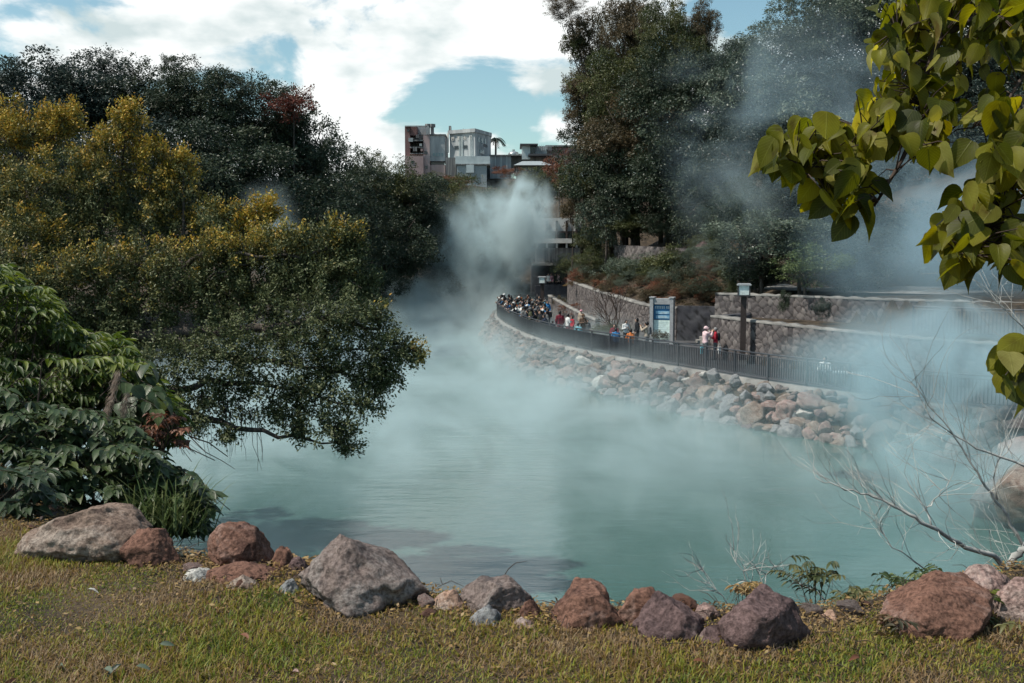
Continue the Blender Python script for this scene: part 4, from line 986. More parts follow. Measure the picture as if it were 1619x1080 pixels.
def crown_mesh(seed, nl=16000, nclump=75, leaf=0.06, asp=0.5, up=0.5, kind='round'):
    "crown in a unit ball made of leaf clumps of uneven size; gaps stay between them"
    r_ = np.random.RandomState(seed)
    if kind == 'feather':
        C = []; 
        for _ in range(nclump):
            a = r_.uniform(0, 6.28); z = r_.uniform(-0.95, 0.95); q = math.sqrt(max(0, 1 - z * z)) * r_.uniform(0.15, 1.0); C.append((q * math.cos(a), q * math.sin(a), z))
        C = np.array(C); rad = r_.uniform(0.09, 0.19, nclump); sq = np.array([1, 1, 2.0])
    elif kind == 'spray':
        C = rdir(r_, nclump) * r_.uniform(0.2, 0.95, (nclump, 1)); rad = r_.uniform(0.07, 0.16, nclump); sq = np.array([1.2, 1.2, .8])
    else:
        C = rdir(r_, nclump); C[:, 2] = np.where(C[:, 2] < -0.2, C[:, 2] * 0.8, C[:, 2])
        lob = 1 + 0.30 * np.array([noise.noise(Vector(c) * 1.6 + Vector((seed, 0, 0))) for c in C]) * 2
        C = C * (r_.uniform(0.62, 0.98, (nclump, 1)) * np.clip(lob, 0.6, 1.25)[:, None]); ni = nclump // 5; C[:ni] *= r_.uniform(0.3, 0.7, (ni, 1))
        rad = r_.uniform(0.11, 0.27, nclump); sq = np.array([1.15, 1.15, 0.72])
    # twig tips inside clumps
    w = rad ** 2; w /= w.sum()
    ntw = nl // 14
    ci = r_.choice(nclump, ntw, p=w)
    d = rdir(r_, ntw); d[:, 2] += 0.25; d = unit(d)
    tw = C[ci] + d * (rad[ci] * r_.uniform(0.55, 1.06, ntw))[:, None] * sq
    ti = np.repeat(np.arange(ntw), 14); n = len(ti)
    P = tw[ti] + r_.normal(size=(n, 3)) * (leaf * 0.75)
    outw = unit(d[ti] + 0.5 * unit(C[ci[ti]] + 1e-6))
    Nn = unit(outw * 0.55 + np.array([0, 0, up]) + r_.normal(size=(n, 3)) * 0.45)
    Dd = unit(outw + r_.normal(size=(n, 3)) * 0.6 + np.array([0, 0, -0.45 if kind != 'feather' else -1.1]))
    Ln = leaf * r_.uniform(0.6, 1.25, n)
    clr = r_.rand(nclump)[ci[ti]]
    rnd = np.clip(0.55 * clr + 0.45 * r_.rand(n), 0, 1)
    return leaves('crown', P, Nn, Dd, Ln, Ln * asp, rnd)
CR = {
 'full': [crown_mesh(61, 30000, 130, 0.050, up=.4), crown_mesh(62, 30000, 110, 0.050, up=.4), crown_mesh(63, 30000, 150, 0.048, up=.4)],
 'dense': [crown_mesh(11, 17000, 90, 0.058), crown_mesh(12, 17000, 70, 0.06), crown_mesh(13, 17000, 110, 0.055)],
 'fine': [crown_mesh(21, 19000, 140, 0.042, up=.3), crown_mesh(22, 19000, 110, 0.045, up=.3)],
 'big': [crown_mesh(31, 9000, 80, 0.09, asp=.42, up=.7), crown_mesh(32, 9000, 65, 0.095, asp=.42, up=.7)],
 'feather': [crown_mesh(41, 22000, 95, 0.055, asp=.26, kind='feather'), crown_mesh(42, 20000, 80, 0.055, asp=.26, kind='feather')],
 'spray': [crown_mesh(51, 5000, 55, 0.07, kind='spray'), crown_mesh(52, 4000, 45, 0.08, kind='spray')],
}
GR = 'trees on the right hillside'
GS = 'shrubs on the planted slope'
def trunk_mesh(base, c, rx, rz, r0, seed, limbs=7):
    "tapered trunk from base to the crown centre with limbs; coordinates relative to base"
    r_ = random.Random(seed); mb = MB()
    c = Vector(c) - Vector(base); pts = []
    for k in range(6):
        t_ = k / 5; p = Vector((c.x * t_ ** 1.5, c.y * t_ ** 1.5, -0.3 + (c.z + rz * 0.3 + 0.3) * t_)); p += Vector((math.sin(t_ * 5 + seed) * 0.12 * rx * 0.3, math.cos(t_ * 4 + seed) * 0.1 * rx * 0.3, 0)); pts.append(p)
    mb.tube(pts, [r0 * (1.25 if k == 0 else 1 - 0.14 * k) for k in range(6)], 7)
    for j in range(limbs):
        a = j * 2.4 + seed; s0 = pts[3 + j % 2]; e = c + Vector((math.cos(a) * rx * .72, math.sin(a) * rx * .72, rz * r_.uniform(-.45, .6)))
        m1 = s0.lerp(e, .5) + Vector((0, 0, rz * .12)); mb.tube([s0, m1, e], [r0 * .5, r0 * .28, r0 * .08], 5)
    return mb.mesh('trunk')
def ywall(px): return float(np.interp(px, [860, 888, 905, 940, 985, 1030, 1075, 1120, 1200, 1300, 1415, 1604], [98, 89, 84, 76, 68, 63, 61.5, 60.5, 48.5, 45.5, 42.5, 38.5]))
def tree(label, px, py, Y, rx, rz, kind='dense', mat='leaf_forest', group=None, seed=0, name='tree', cat='tree', trunk=True, ry=1.0, r0=None, zg=None, bpx=None):
    if group == GR and px < 1150: Y = max(Y, ywall(px) + (9 if mat == 'leaf_grey' else 15) + 0.015 * (400 - py)) if px > 930 else max(Y, 92)
    if group == GS and 920 < px and py < 470 and px < 1120: Y = max(Y, ywall(px) + (475 - py) * 0.09)
    p = at(px, py, Y); wx = rx / F * Y; wz = rz / F * Y
    bX = p.x if bpx is None else S(bpx, Y)
    gz = hgt(bX, Y) if zg is None else zg
    gz = max(gz, 0.1); gz = min(gz, p.z - wz * 0.5)
    t = thing(name, label, cat, (bX, Y, gz), group=group)
    v = CR[kind][seed % len(CR[kind])]
    o = link('crown' if cat == 'tree' else 'foliage', v, None, t)
    if len(v.materials) == 0: v.materials.append(None)
    o.material_slots[0].link = 'OBJECT'; o.material_slots[0].material = MAT[mat]
    o.location = (p.x - bX, 0, p.z - gz); o.scale = (wx, wx * ry, wz); o.rotation_euler.z = seed * 1.37
    if abs(wx * ry - wx) > 1e-6: o.rotation_euler.z = 0
    if trunk:
        link('trunk' if cat == 'tree' else 'stem', trunk_mesh((bX, Y, gz), p, wx, wz, r0 or max(0.05, wx * 0.07), seed, 1 if kind in ('feather', 'spray') else 7), MAT['bark'], t, smooth=True)
    return t
GL = 'dark trees on the left shore'
LT = [ # px,py,Y,rx,rz,kind,mat,label
 (-60, 215, 60, 130, 105, 'full', 'leaf_forest_blue', 'dark broad tree at the left edge of the picture behind the yellow-tipped tree'),
 (60, 175, 64, 105, 80, 'full', 'leaf_forest_blue', 'dark bluish tree above the left yellow tips'),
 (150, 160, 66, 85, 68, 'full', 'leaf_forest_blue', 'dark round-topped tree second from the left on the skyline'),
 (235, 178, 68, 90, 74, 'full', 'leaf_forest', 'dark tree rising behind the pointed yellow leader'),
 (315, 165, 66, 75, 62, 'full', 'leaf_forest', 'tall dark tree with a feathery top in the middle of the left skyline'),
 (385, 200, 68, 85, 70, 'full', 'leaf_forest', 'dark bushy tree left of the red-topped tree'),
 (458, 235, 70, 82, 95, 'full', 'leaf_forest', 'thin-crowned dark tree with sky showing through, carrying the red-leaved top'),
 (330, 290, 62, 120, 100, 'full', 'leaf_forest', 'shaded tree mass below the middle of the left skyline'),
 (440, 350, 66, 110, 95, 'full', 'leaf_forest', 'shaded tree low behind the tip of the overhanging tree'),
 (200, 290, 60, 130, 100, 'full', 'leaf_forest_blue', 'shaded tree directly behind the pointed yellow leader, low down'),
 (60, 300, 56, 130, 110, 'full', 'leaf_forest_blue', 'shaded lower tree at the left edge behind the yellow-tipped tree'),
 (545, 315, 88, 80, 70, 'full', 'leaf_forest', 'dark tree filling the notch left of the hilltop buildings'),
 (600, 300, 100, 68, 55, 'full', 'leaf_olive', 'olive-topped tree just left of the pinkish building'),
 (655, 330, 104, 70, 58, 'full', 'leaf_forest', 'dark green tree below the pinkish building'),
 (520, 400, 84, 85, 80, 'full', 'leaf_forest', 'dark tree above the water left of the steam'),
 (610, 390, 96, 80, 72, 'full', 'leaf_forest', 'dark tree over the far water, its right side fading into steam'),
 (690, 385, 108, 62, 75, 'full', 'leaf_forest', 'dark tree partly veiled by the left side of the steam plume'),
 (740, 330, 118, 60, 45, 'full', 'leaf_olive', 'olive shrubby tree under the tin fence behind the steam'),
 (570, 455, 90, 60, 40, 'full', 'leaf_forest', 'low dark bushes overhanging the far water behind the steam'),
 (660, 455, 106, 70, 45, 'full', 'leaf_forest', 'low dark tree on the far shore in the steam'),
 (745, 430, 114, 60, 55, 'full', 'leaf_forest', 'dark tree behind the middle of the steam plume'),
 (800, 400, 120, 50, 55, 'full', 'leaf_forest', 'dark tree behind the right part of the steam plume'),
 (500, 255, 78, 36, 40, 'spray', 'leaf_forest', 'sparse feathery treetop where the left skyline drops toward the buildings'),
 (850, 300, 130, 45, 30, 'full', 'leaf_olive', 'olive tree below the pavilion roof behind the steam'),
]
for i, (px, py, Y, rx, rz, k, mt, lab) in enumerate(LT):
    tree(lab, px, py, Y, rx, rz, k, mt, GL, seed=i)
t = tree('reddish treetop at the right end of the left skyline', 462, 165, 67, 48, 40, 'spray', 'leaf_red', GL, seed=3)
tree('reddish-brown bush below the tin fence at the top of the steam', 720, 288, 128, 42, 16, 'spray', 'leaf_rust', 'bushes under the hilltop buildings', 4, 'bush', 'bush', False)
tree('russet bush under the long low building', 800, 272, 135, 30, 14, 'spray', 'leaf_rust', 'bushes under the hilltop buildings', 5, 'bush', 'bush', False)
tree('olive-brown bush below the concrete tower', 690, 292, 126, 45, 20, 'fine', 'leaf_olive', 'bushes under the hilltop buildings', 6, 'bush', 'bush', False)
tree('russet leafy tree in front of the brick building', 885, 262, 118, 26, 34, 'spray', 'leaf_rust', 'trees at the right tree line', 7)
# skyline leaders: narrow tufts that break the top of the left trees
for i, (px, py, lab) in enumerate([(92, 120, 'slender leafy spire above the left end of the skyline'), (165, 102, 'twin leafy spire left of the clear patch of sky'), (270, 103, 'tallest leafy spire of the left skyline'),
    (345, 128, 'small leafy spire left of the gap before the red treetop'), (382, 140, 'low leafy spire beside the red treetop'), (20, 132, 'leafy spire at the far left of the skyline')]):
    tree(lab, px, py, 66, 26, 26, 'spray', 'leaf_forest_blue' if px < 200 else 'leaf_forest', GL, seed=i + 2)

GR = 'trees on the right hillside'
RT = [
 (915, 55, 74, 40, 50, 'spray', 'leaf_brown', 'loose brown bamboo plume at the left of the bamboo clump'),
 (945, 110, 72, 50, 80, 'full', 'leaf_brown', 'full brown bamboo plume in the middle of the clump'),
 (995, 45, 74, 48, 70, 'full', 'leaf_brown', 'tall brown bamboo plume reaching past the top of the picture'),
 (1050, 70, 75, 46, 70, 'full', 'leaf_olive', 'greenish bamboo plume right of the tallest one'),
 (1100, 75, 76, 30, 62, 'spray', 'leaf_olive', 'thin see-through bamboo plume at the right of the clump'),
 (1108, 45, 76, 30, 42, 'full', 'leaf_brown', 'small brown bamboo tuft at the sky gap'),
 (1085, 110, 77, 50, 55, 'full', 'leaf_olive', 'olive bamboo foliage under the sky gap'),
 (1150, 115, 78, 45, 40, 'full', 'leaf_forest_blue', 'round bluish tree at the foot of the sky gap'),
 (895, 12, 69, 42, 17, 'feather', 'leaf_brown', 'overhanging brown bamboo tip against the clouds'),
 (912, 70, 70, 26, 30, 'spray', 'leaf_olive', 'small hanging bamboo tuft against the clouds'),
 (925, 165, 72, 40, 45, 'full', 'leaf_brown', 'rusty bamboo tuft hanging over the sky at the left of the clump'),
 (905, 140, 74, 24, 34, 'spray', 'leaf_brown', 'ragged brown bamboo edge beside the patch of blue sky'),
 (985, 150, 74, 75, 75, 'full', 'leaf_olive', 'olive bamboo foliage low in the clump'),
 (1060, 140, 76, 70, 70, 'full', 'leaf_forest', 'dark bamboo foliage low at the right of the clump'),
 (1010, 215, 70, 90, 75, 'full', 'leaf_brown', 'dark brown-green tree below the bamboo clump'),
 (950, 235, 70, 60, 62, 'full', 'leaf_forest', 'dark tree at the left front of the right hillside'),
 (1090, 205, 72, 95, 85, 'full', 'leaf_forest', 'large dark tree below the bamboo, right of centre'),
 (1000, 290, 68, 85, 75, 'full', 'leaf_forest', 'very dark shaded tree above the planted slope'),
 (1070, 288, 68, 80, 75, 'full', 'leaf_forest', 'very dark shaded tree above the brown shrubs'),
 (1130, 320, 66, 75, 80, 'full', 'leaf_forest', 'very dark shaded tree above the tiny red shrine'),
 (922, 285, 84, 42, 42, 'full', 'leaf_olive', 'rounded olive tree beside the steam plume'),
 (905, 330, 86, 30, 38, 'spray', 'leaf_brown', 'brown leafy branch hanging in front of the cream building'),
 (958, 345, 72, 40, 40, 'big', 'leaf_grey', 'pale green tree at the foot of the dark hillside trees'),
 (940, 378, 80, 34, 34, 'full', 'leaf_olive', 'olive tree right of the cream building windows'),
 (1000, 358, 72, 46, 22, 'full', 'leaf_olive', 'low olive tree above the pinkish rubble wall'),
 (1062, 356, 70, 46, 26, 'full', 'leaf_forest', 'low dark tree above the right end of the pinkish rubble wall'),
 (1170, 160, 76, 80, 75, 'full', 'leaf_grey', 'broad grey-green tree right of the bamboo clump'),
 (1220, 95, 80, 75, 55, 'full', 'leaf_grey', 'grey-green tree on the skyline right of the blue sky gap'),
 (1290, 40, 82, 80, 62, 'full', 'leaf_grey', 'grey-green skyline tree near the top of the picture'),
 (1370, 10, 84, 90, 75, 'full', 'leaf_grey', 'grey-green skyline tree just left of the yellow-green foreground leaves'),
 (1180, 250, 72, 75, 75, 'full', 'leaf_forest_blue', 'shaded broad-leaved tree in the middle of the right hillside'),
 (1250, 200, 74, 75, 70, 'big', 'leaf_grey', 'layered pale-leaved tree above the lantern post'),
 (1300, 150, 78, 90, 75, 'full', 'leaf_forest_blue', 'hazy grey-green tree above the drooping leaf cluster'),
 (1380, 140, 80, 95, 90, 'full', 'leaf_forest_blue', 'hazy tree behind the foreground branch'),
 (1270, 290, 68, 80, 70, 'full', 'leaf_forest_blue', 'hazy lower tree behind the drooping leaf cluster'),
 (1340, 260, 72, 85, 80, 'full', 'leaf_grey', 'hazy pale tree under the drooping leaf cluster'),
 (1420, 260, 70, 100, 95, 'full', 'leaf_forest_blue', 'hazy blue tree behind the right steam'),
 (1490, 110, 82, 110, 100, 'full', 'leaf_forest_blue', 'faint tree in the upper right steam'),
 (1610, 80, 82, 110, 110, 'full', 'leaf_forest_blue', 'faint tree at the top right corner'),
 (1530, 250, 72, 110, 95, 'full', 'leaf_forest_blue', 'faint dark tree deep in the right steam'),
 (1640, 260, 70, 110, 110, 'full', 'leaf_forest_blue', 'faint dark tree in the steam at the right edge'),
 (1170, 340, 62, 60, 55, 'full', 'leaf_forest', 'dark tree behind the pale broad-leaved tree'),
 (1205, 372, 56, 72, 36, 'big', 'leaf_grey', 'pale broad-leaved tree lit from above, over the shaded terrace'),
 (1265, 385, 55, 62, 36, 'big', 'leaf_grey', 'second pale broad-leaved tree over the shaded terrace'),
 (1275, 420, 53, 55, 32, 'big', 'leaf_light', 'light green broad-leaved tree leaning over the upper wall'),
 (1195, 425, 57, 55, 36, 'big', 'leaf_forest', 'dark leafy tree right of the small shelter roof'),
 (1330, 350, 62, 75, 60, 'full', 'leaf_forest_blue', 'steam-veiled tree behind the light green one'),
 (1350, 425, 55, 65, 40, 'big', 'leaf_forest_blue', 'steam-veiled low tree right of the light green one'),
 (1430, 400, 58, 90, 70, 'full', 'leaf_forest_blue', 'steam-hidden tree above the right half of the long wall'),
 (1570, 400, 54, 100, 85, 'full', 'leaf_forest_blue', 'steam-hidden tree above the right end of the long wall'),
]
for i, (px, py, Y, rx, rz, k, mt, lab) in enumerate(RT):
    tree(lab, px, py, Y, rx, rz, k, mt, GR, seed=i + 40, r0=0.10 if k in ('feather', 'spray') else None, bpx=965 + 3 * (i % 7) if px < 930 and py < 180 else None)
# bamboo culms showing between the plumes
for i, (px, lab) in enumerate([(958, 'pale bamboo culm, first from the sky side of the clump'), (985, 'bamboo culm between the middle plumes'), (1008, 'pale bamboo culm under the tallest plume'), (1042, 'pale straight bamboo culm standing clear at the right of the clump')]):
    p = at(px, 60, 91.5); q = at(px + 4, 230, 91.5)
    o = MB().tube([(q.x - p.x, 0, q.z - p.z - 8), (q.x - p.x, 0, q.z - p.z), (0, 0, 0)], [0.07, 0.06, 0.03], 6).build('bamboo_culm', MAT['bark'])
    o.location = p; tag(o, lab, 'bamboo', 'bamboo culms')
GS = 'shrubs on the planted slope'
SH = [
 (905, 420, 96, 26, 18, 'fine', 'leaf_olive', 'round dark green bush under the cream building, behind the far lantern'),
 (885, 425, 98, 20, 22, 'fine', 'leaf_forest', 'dark bush against the basement wall of the cream building'),
 (940, 412, 84, 34, 20, 'fine', 'leaf_olive', 'green shrub at the left of the planted slope'),
 (975, 425, 78, 42, 26, 'spray', 'leaf_grey', 'grey-green shrub in the middle of the planted slope'),
 (1020, 430, 76, 48, 26, 'fine', 'leaf_grey', 'dusty green shrub below the rubble wall'),
 (1062, 425, 72, 44, 34, 'big', 'leaf_olive', 'leafy green shrub on the slope above the notice board'),
 (930, 445, 84, 34, 17, 'spray', 'leaf_brown', 'brown dry shrub behind the curved wall, left part'),
 (965, 455, 78, 40, 19, 'spray', 'leaf_rust', 'rusty dry shrub behind the curved wall, middle part'),
 (1010, 462, 72, 42, 20, 'spray', 'leaf_rust', 'purplish dry shrub behind the curved wall above the seated group'),
 (1050, 468, 68, 34, 20, 'spray', 'leaf_brown', 'brown twiggy shrub just left of the notice board top'),
 (910, 450, 90, 20, 8, 'spray', 'leaf_straw', 'yellow dry grass tuft at the left end of the curved wall'),
 (935, 462, 82, 18, 7, 'spray', 'leaf_straw', 'yellow dry grass tuft along the curved wall top'),
 (885, 478, 82, 18, 17, 'spray', 'leaf_brown', 'olive-brown dry shrub overhanging the planter wall behind the lantern'),
 (900, 488, 78, 20, 13, 'spray', 'leaf_rust', 'orange-rust dry shrub in the planter above the crowd'),
 (912, 498, 76, 14, 8, 'spray', 'leaf_rust', 'bright orange dry shrub at the low end of the planter'),
 (950, 523, 63, 22, 10, 'fine', 'leaf_olive', 'clipped olive hedge between the seated groups at the foot of the curved wall'),
 (968, 520, 62, 14, 9, 'fine', 'leaf_olive', 'short olive hedge right of the longer hedge'),
 (990, 518, 62, 10, 8, 'fine', 'leaf_olive', 'small olive hedge tuft behind the person in orange'),
 (1040, 531, 57, 13, 9, 'fine', 'leaf_brown', 'small brown-green bush in front of the notice board'),
 (1052, 532, 57, 8, 8, 'fine', 'leaf_brown', 'round brownish bush at the right foot of the notice board'),
 (1100, 482, 63, 40, 14, 'spray', 'leaf_brown', 'dry leafy ground shrub above the dark passage'),
 (1115, 455, 62, 34, 20, 'fine', 'leaf_forest', 'dark shrub below the tiny red shrine'),
 (1085, 440, 66, 26, 34, 'fine', 'leaf_forest', 'dark shrub left of the tiny red shrine'),
 (1158, 452, 57, 12, 22, 'spray', 'leaf_olive', 'small yellow-green upright shrub left of the tall lantern head'),
 (1240, 478, 51, 10, 18, 'big', 'leaf_forest', 'leafy vine hanging over the upper stone wall'),
 (1300, 488, 49, 14, 16, 'big', 'leaf_forest_blue', 'second leafy vine on the upper wall, faded by steam'),
 (925, 585, 56.3, 13, 8, 'spray', 'leaf_straw', 'yellow-green weed growing on the boulder bank below the railing'),
 (860, 542, 62, 8, 5, 'spray', 'leaf_straw', 'small dry weed at the top of the boulder bank'),
 (790, 540, 84, 10, 6, 'spray', 'leaf_rust', 'reddish weed on the far boulder bank'),
]
for i, (px, py, Y, rx, rz, k, mt, lab) in enumerate(SH):
    nm = 'hedge' if 'hedge' in lab else 'shrub'
    tree(lab, px, py, Y, rx, rz, k, mt, GS, seed=i + 3, name=nm, cat='shrub', trunk=False)
r_ = np.random.RandomState(31)
for i in range(150):
    px = r_.uniform(905, 1165) if i % 3 else r_.uniform(1080, 1175); wy = ywall(px); k = r_.rand(); Y = wy + 0.9 + 12 * k; x = S(px, Y); z = hgt(x, Y)
    if k < .38: mt, nm_ = ('leaf_rust', 'rust-coloured') if r_.rand() < .45 else ('leaf_brown', 'brown')
    elif k < .6: mt, nm_ = ('leaf_brown', 'brown') if r_.rand() < .4 else ('leaf_grey', 'grey-green')
    else: mt, nm_ = ('leaf_grey', 'grey-green') if r_.rand() < .6 else ('leaf_olive', 'olive')
    py = 400 + (7.6 - z - .35) * F / Y
    tree(f'{nm_} bushy shrub among many on the planted slope behind the curved wall', px, py, Y, r_.uniform(11, 22), r_.uniform(8, 15), 'fine' if r_.rand() < .6 else 'spray', mt, 'scattered shrubs on the planted slope', seed=i, name='shrub', cat='shrub', trunk=False)
# palm behind the building
p = at(783, 220, 172); t = thing('palm_tree', 'small palm with drooping fronds beside the blue-grey building', 'tree', (p.x, 172, 14))
MB().tube([(0, 0, 0), (0.1, 0, p.z - 14)], [0.22, 0.16], 8).build('trunk', MAT['bark'], t)
fr = MB(); 
for k in range(11):
    a = k * 0.61; pts = [Vector((0.1, 0, p.z - 14))]
    for s_ in range(1, 7): q = s_ / 6; pts.append(Vector((0.1 + math.cos(a) * (1.6 + .5 * math.sin(k * 2.3)) * q, math.sin(a) * 2.0 * q, p.z - 14 + (.9 + .4 * math.cos(k * 1.7)) * q - 1.9 * q * q)))
    fr.tube(pts, [0.05] * 7, 4)
    for s_ in range(6):
        for u in (0, .5):
            b0 = pts[s_].lerp(pts[s_ + 1], u)
            for sd in (-1, 1):
                e = b0 + Vector((-math.sin(a) * sd * .45 + math.cos(a) * .3, math.cos(a) * sd * .45 + math.sin(a) * .3, -0.55)); fr.add([b0, b0 + Vector((0.07, 0.07, 0.02)), e], [(0, 1, 2)])
fo = fr.build('fronds', MAT['leaf_forest'], t)
# bare small tree by the curved wall
def twigs(mb, p, d, L_, r, depth, r_, spread=0.6, shrink=0.72, nkids=(2, 3), grav=0.0, seg=3):
    pts = [p]; dd = d.normalized()
    for s_ in range(seg):
        dd = (dd + Vector((r_.gauss(0, .12), r_.gauss(0, .12), r_.gauss(0, .12) + grav))).normalized(); pts.append(pts[-1] + dd * (L_ / seg))
    mb.tube(pts, [r * (1 - 0.35 * k / seg) for k in range(seg + 1)], 5 if r > 0.004 else 3, cap=False)
    if depth <= 0: return
    for k in range(r_.randint(*nkids)):
        a = Vector((r_.gauss(0, 1), r_.gauss(0, 1), r_.gauss(0, .8))).normalized()
        nd = (dd + a * spread).normalized(); st_ = pts[r_.randint(1, seg)] if k else pts[-1]
        twigs(mb, st_, nd, L_ * shrink * r_.uniform(.75, 1.15), r * 0.62, depth - 1, r_, spread, shrink, nkids, grav, seg)
p = at(972, 545, 62); r_ = random.Random(3); t = thing('bare_tree', 'small leafless tree in front of the curved stone wall beside the seated group', 'tree', (p.x, 62, WALK))
mb = MB()
for k in range(4): twigs(mb, Vector((0, 0, 0.2)), Vector((r_.uniform(-.5, .5), r_.uniform(-.3, .3), 1)), 1.4, 0.05, 4, r_, .55, .75)
MB().tube([(0, 0, 0), (0.02, 0, .35)], [.09, .07], 7).build('trunk', MAT['twig_dark'], t); mb.build('branches', MAT['twig_dark'], t)

# ------------------------------------------------------------------ overhanging tree with yellow new leaves
FB = [ # px, py, r px, yellow, depth
 (40,240,60,.7,24),(10,205,42,.9,24),(75,215,45,.8,24),(112,180,26,1,24),(95,200,30,.8,24),(60,300,70,.5,23),(200,178,26,1,23),(200,205,38,.9,23),(185,245,55,.8,23),(150,290,60,.5,23),(240,270,50,.8,23),
 (285,305,48,.7,23),(230,350,70,.4,23),(130,370,70,.3,23),(50,390,70,.4,22),(300,370,58,.4,23),(290,252,24,.9,23),(412,335,26,1,22),(385,370,38,.9,22),(350,345,32,.5,22),(428,326,16,1,22),(340,420,55,.5,21),
 (400,410,48,.5,21),(450,400,45,.4,21),(520,392,40,.3,21),(562,374,18,.5,21),(545,385,25,.4,21),(480,440,58,.12,21),(540,440,50,.08,21),(580,455,28,.1,21),(420,480,70,.05,21),(330,480,70,.1,21),(250,440,60,.45,21),
 (170,440,60,.45,21),(90,450,60,.4,21),(20,440,50,.3,21),(240,510,60,.08,21),(180,530,60,.05,21),(500,505,66,0,20),(555,520,52,0,20),(600,497,24,.3,20),(612,540,36,0,20),(590,588,42,0,20),(540,590,55,0,20),
 (470,570,68,0,20),(380,555,68,0,20),(300,570,66,0,20),(350,625,46,0,20),(430,635,54,0,20),(498,640,54,0,20),(530,678,32,0,19.5),(548,705,16,0,19.5),(577,640,28,0,19.5),(638,560,24,.1,20),(662,547,13,.6,20),
 (250,620,40,0,20),(200,600,46,0,20),(120,550,66,0,21),(60,520,66,0,21),(470,678,22,0,19.5),(300,650,34,0,19.5),(604,612,22,0,20),(0,330,60,.5,23),(-60,300,90,.6,24),(-80,450,90,.3,22),(-40,200,60,.8,25),
 (360,690,14,0,19.5),(250,665,26,0,19.5),(620,590,18,0,20),
]
r_ = np.random.RandomState(77)
base = Vector((S(-70, 21), 21.0, hgt(S(-70, 21), 21.0)))
P_, N_, D_, L_, tip_, tw_w = [], [], [], [], [], []
spine = []
for (bx_, by_, br, yel, Y) in FB:
    if yel > .55: br = br * .80
    c = np.array(at(bx_, by_ + (12 if yel > .55 else 0), Y)); rw = br / F * Y
    spine.append((Vector(c), rw))
    low = by_ > 480 and bx_ > 230
    nt = int((36 if low else 48) * (br / 50) ** 2) + 8
    d = rdir(r_, nt); rad = rw * r_.uniform(0.25, 1.12, nt) ** 0.8
    if not low: d[:, 2] = np.where(r_.rand(nt) < .3, np.abs(d[:, 2]), d[:, 2])
    tw = c + d * rad[:, None] * np.array([1.06, 1.0, 0.92])
    # conical leaders on the bright crown tops
    if yel > .6: tw[:, 2] += rw * 0.95 * np.maximum(0, 1 - np.hypot(tw[:, 0] - c[0], tw[:, 1] - c[1]) / rw)
    m_ = 88 if not low else 66
    ti = np.repeat(np.arange(nt), m_); n = len(ti)
    twd = unit(d + np.array([0.25, 0, 0.55 if not low else 0.0]) + r_.normal(size=(nt, 3)) * .3)
    along = r_.uniform(-.5, .5, n)
    sr = 0.16 if not low else 0.15
    P = tw[ti] + twd[ti] * along[:, None] * sr * 2.2 + r_.normal(size=(n, 3)) * sr * 0.42
    hi = (P[:, 2] - c[2]) / rw
    tipf = np.clip(((((tw[:, 2] - c[2]) / rw * 0.5 + yel * 1.2 - 0.75 + 0.30 * r_.normal(size=nt))[ti]) + along * 0.9) * 1.3, 0, 1) * (yel > .02)
    P_.append(P); N_.append(unit(np.array([-0.1, 0, .8]) + d[ti] * .35 + r_.normal(size=(n, 3)) * .5)); D_.append(unit(twd[ti] + r_.normal(size=(n, 3)) * .7)); L_.append(r_.uniform(.05, .09, n)); tip_.append(tipf)
P_ = np.concatenate(P_); N_ = np.concatenate(N_); D_ = np.concatenate(D_); L_ = np.concatenate(L_); tip_ = np.concatenate(tip_)
print('ficus leaves', len(P_))
ft = thing('overhanging_tree', 'large spreading tree with orange-yellow new leaves leaning out over the water', 'tree', base)
link('crown', leaves('crown', P_ - np.array(base), N_, D_, L_, L_ * .5, r_.rand(len(P_)), extra={'tip': tip_}), MAT['leaf_ficus'], ft)
mb = MB()
def limb(pts, r0, r1, n=9):
    q = [at(a, b, Y) - base for a, b, Y in pts]; m = len(q)
    fine = []
    for i in range(m - 1):
        for k in range(4):
            t_ = k / 4; fine.append(q[i].lerp(q[i + 1], t_) + Vector((0, 0, 0.05 * math.sin(i * 3 + k * 1.7))))
    fine.append(q[-1]); M_ = len(fine)
    mb.tube(fine, [r0 + (r1 - r0) * (i / (M_ - 1)) ** .7 for i in range(M_)], n)
    return fine
tk = [Vector((0, 0, -.4)), Vector((.15, .1, 1.2)), Vector((.3, 0, 2.6)), at(-10, 560, 21.2) - base]
mb.tube(tk, [.55, .42, .38, .34], 10)
lim = [limb([(-10, 560, 21.2), (120, 545, 21), (250, 530, 20.6), (400, 520, 20.4), (520, 505, 20.2), (600, 520, 20)], .26, .03),
 limb([(-10, 560, 21.2), (130, 600, 20.6), (250, 632, 20), (350, 668, 19.8), (440, 690, 19.6), (530, 700, 19.5)], .17, .015),
 limb([(250, 632, 20), (330, 600, 20), (440, 612, 20), (560, 640, 19.7)], .10, .015), limb([(-10, 560, 21.2), (90, 470, 22), (150, 380, 23), (190, 270, 23), (200, 190, 23)], .22, .02),
 limb([(120, 545, 21), (240, 460, 21.5), (330, 396, 21), (380, 401, 20.6), (480, 408, 20.7), (550, 384, 21)], .09, .012), limb([(90, 470, 22), (60, 360, 23), (20, 230, 24)], .15, .02),
 limb([(330, 396, 21), (390, 370, 22), (425, 330, 22)], .07, .012), limb([(250, 530, 20.6), (350, 560, 20.2), (480, 580, 20), (600, 600, 20)], .10, .012), limb([(240, 460, 21.5), (290, 370, 22.5), (290, 270, 23)], .09, .012),
 limb([(400, 520, 20.4), (500, 545, 20), (640, 560, 20)], .06, .01), limb([(330, 440, 20.8), (370, 420, 20.6), (450, 400, 20.7)], .025, .01)]
rr_ = random.Random(9)
allp = [q for l in lim for q in l]
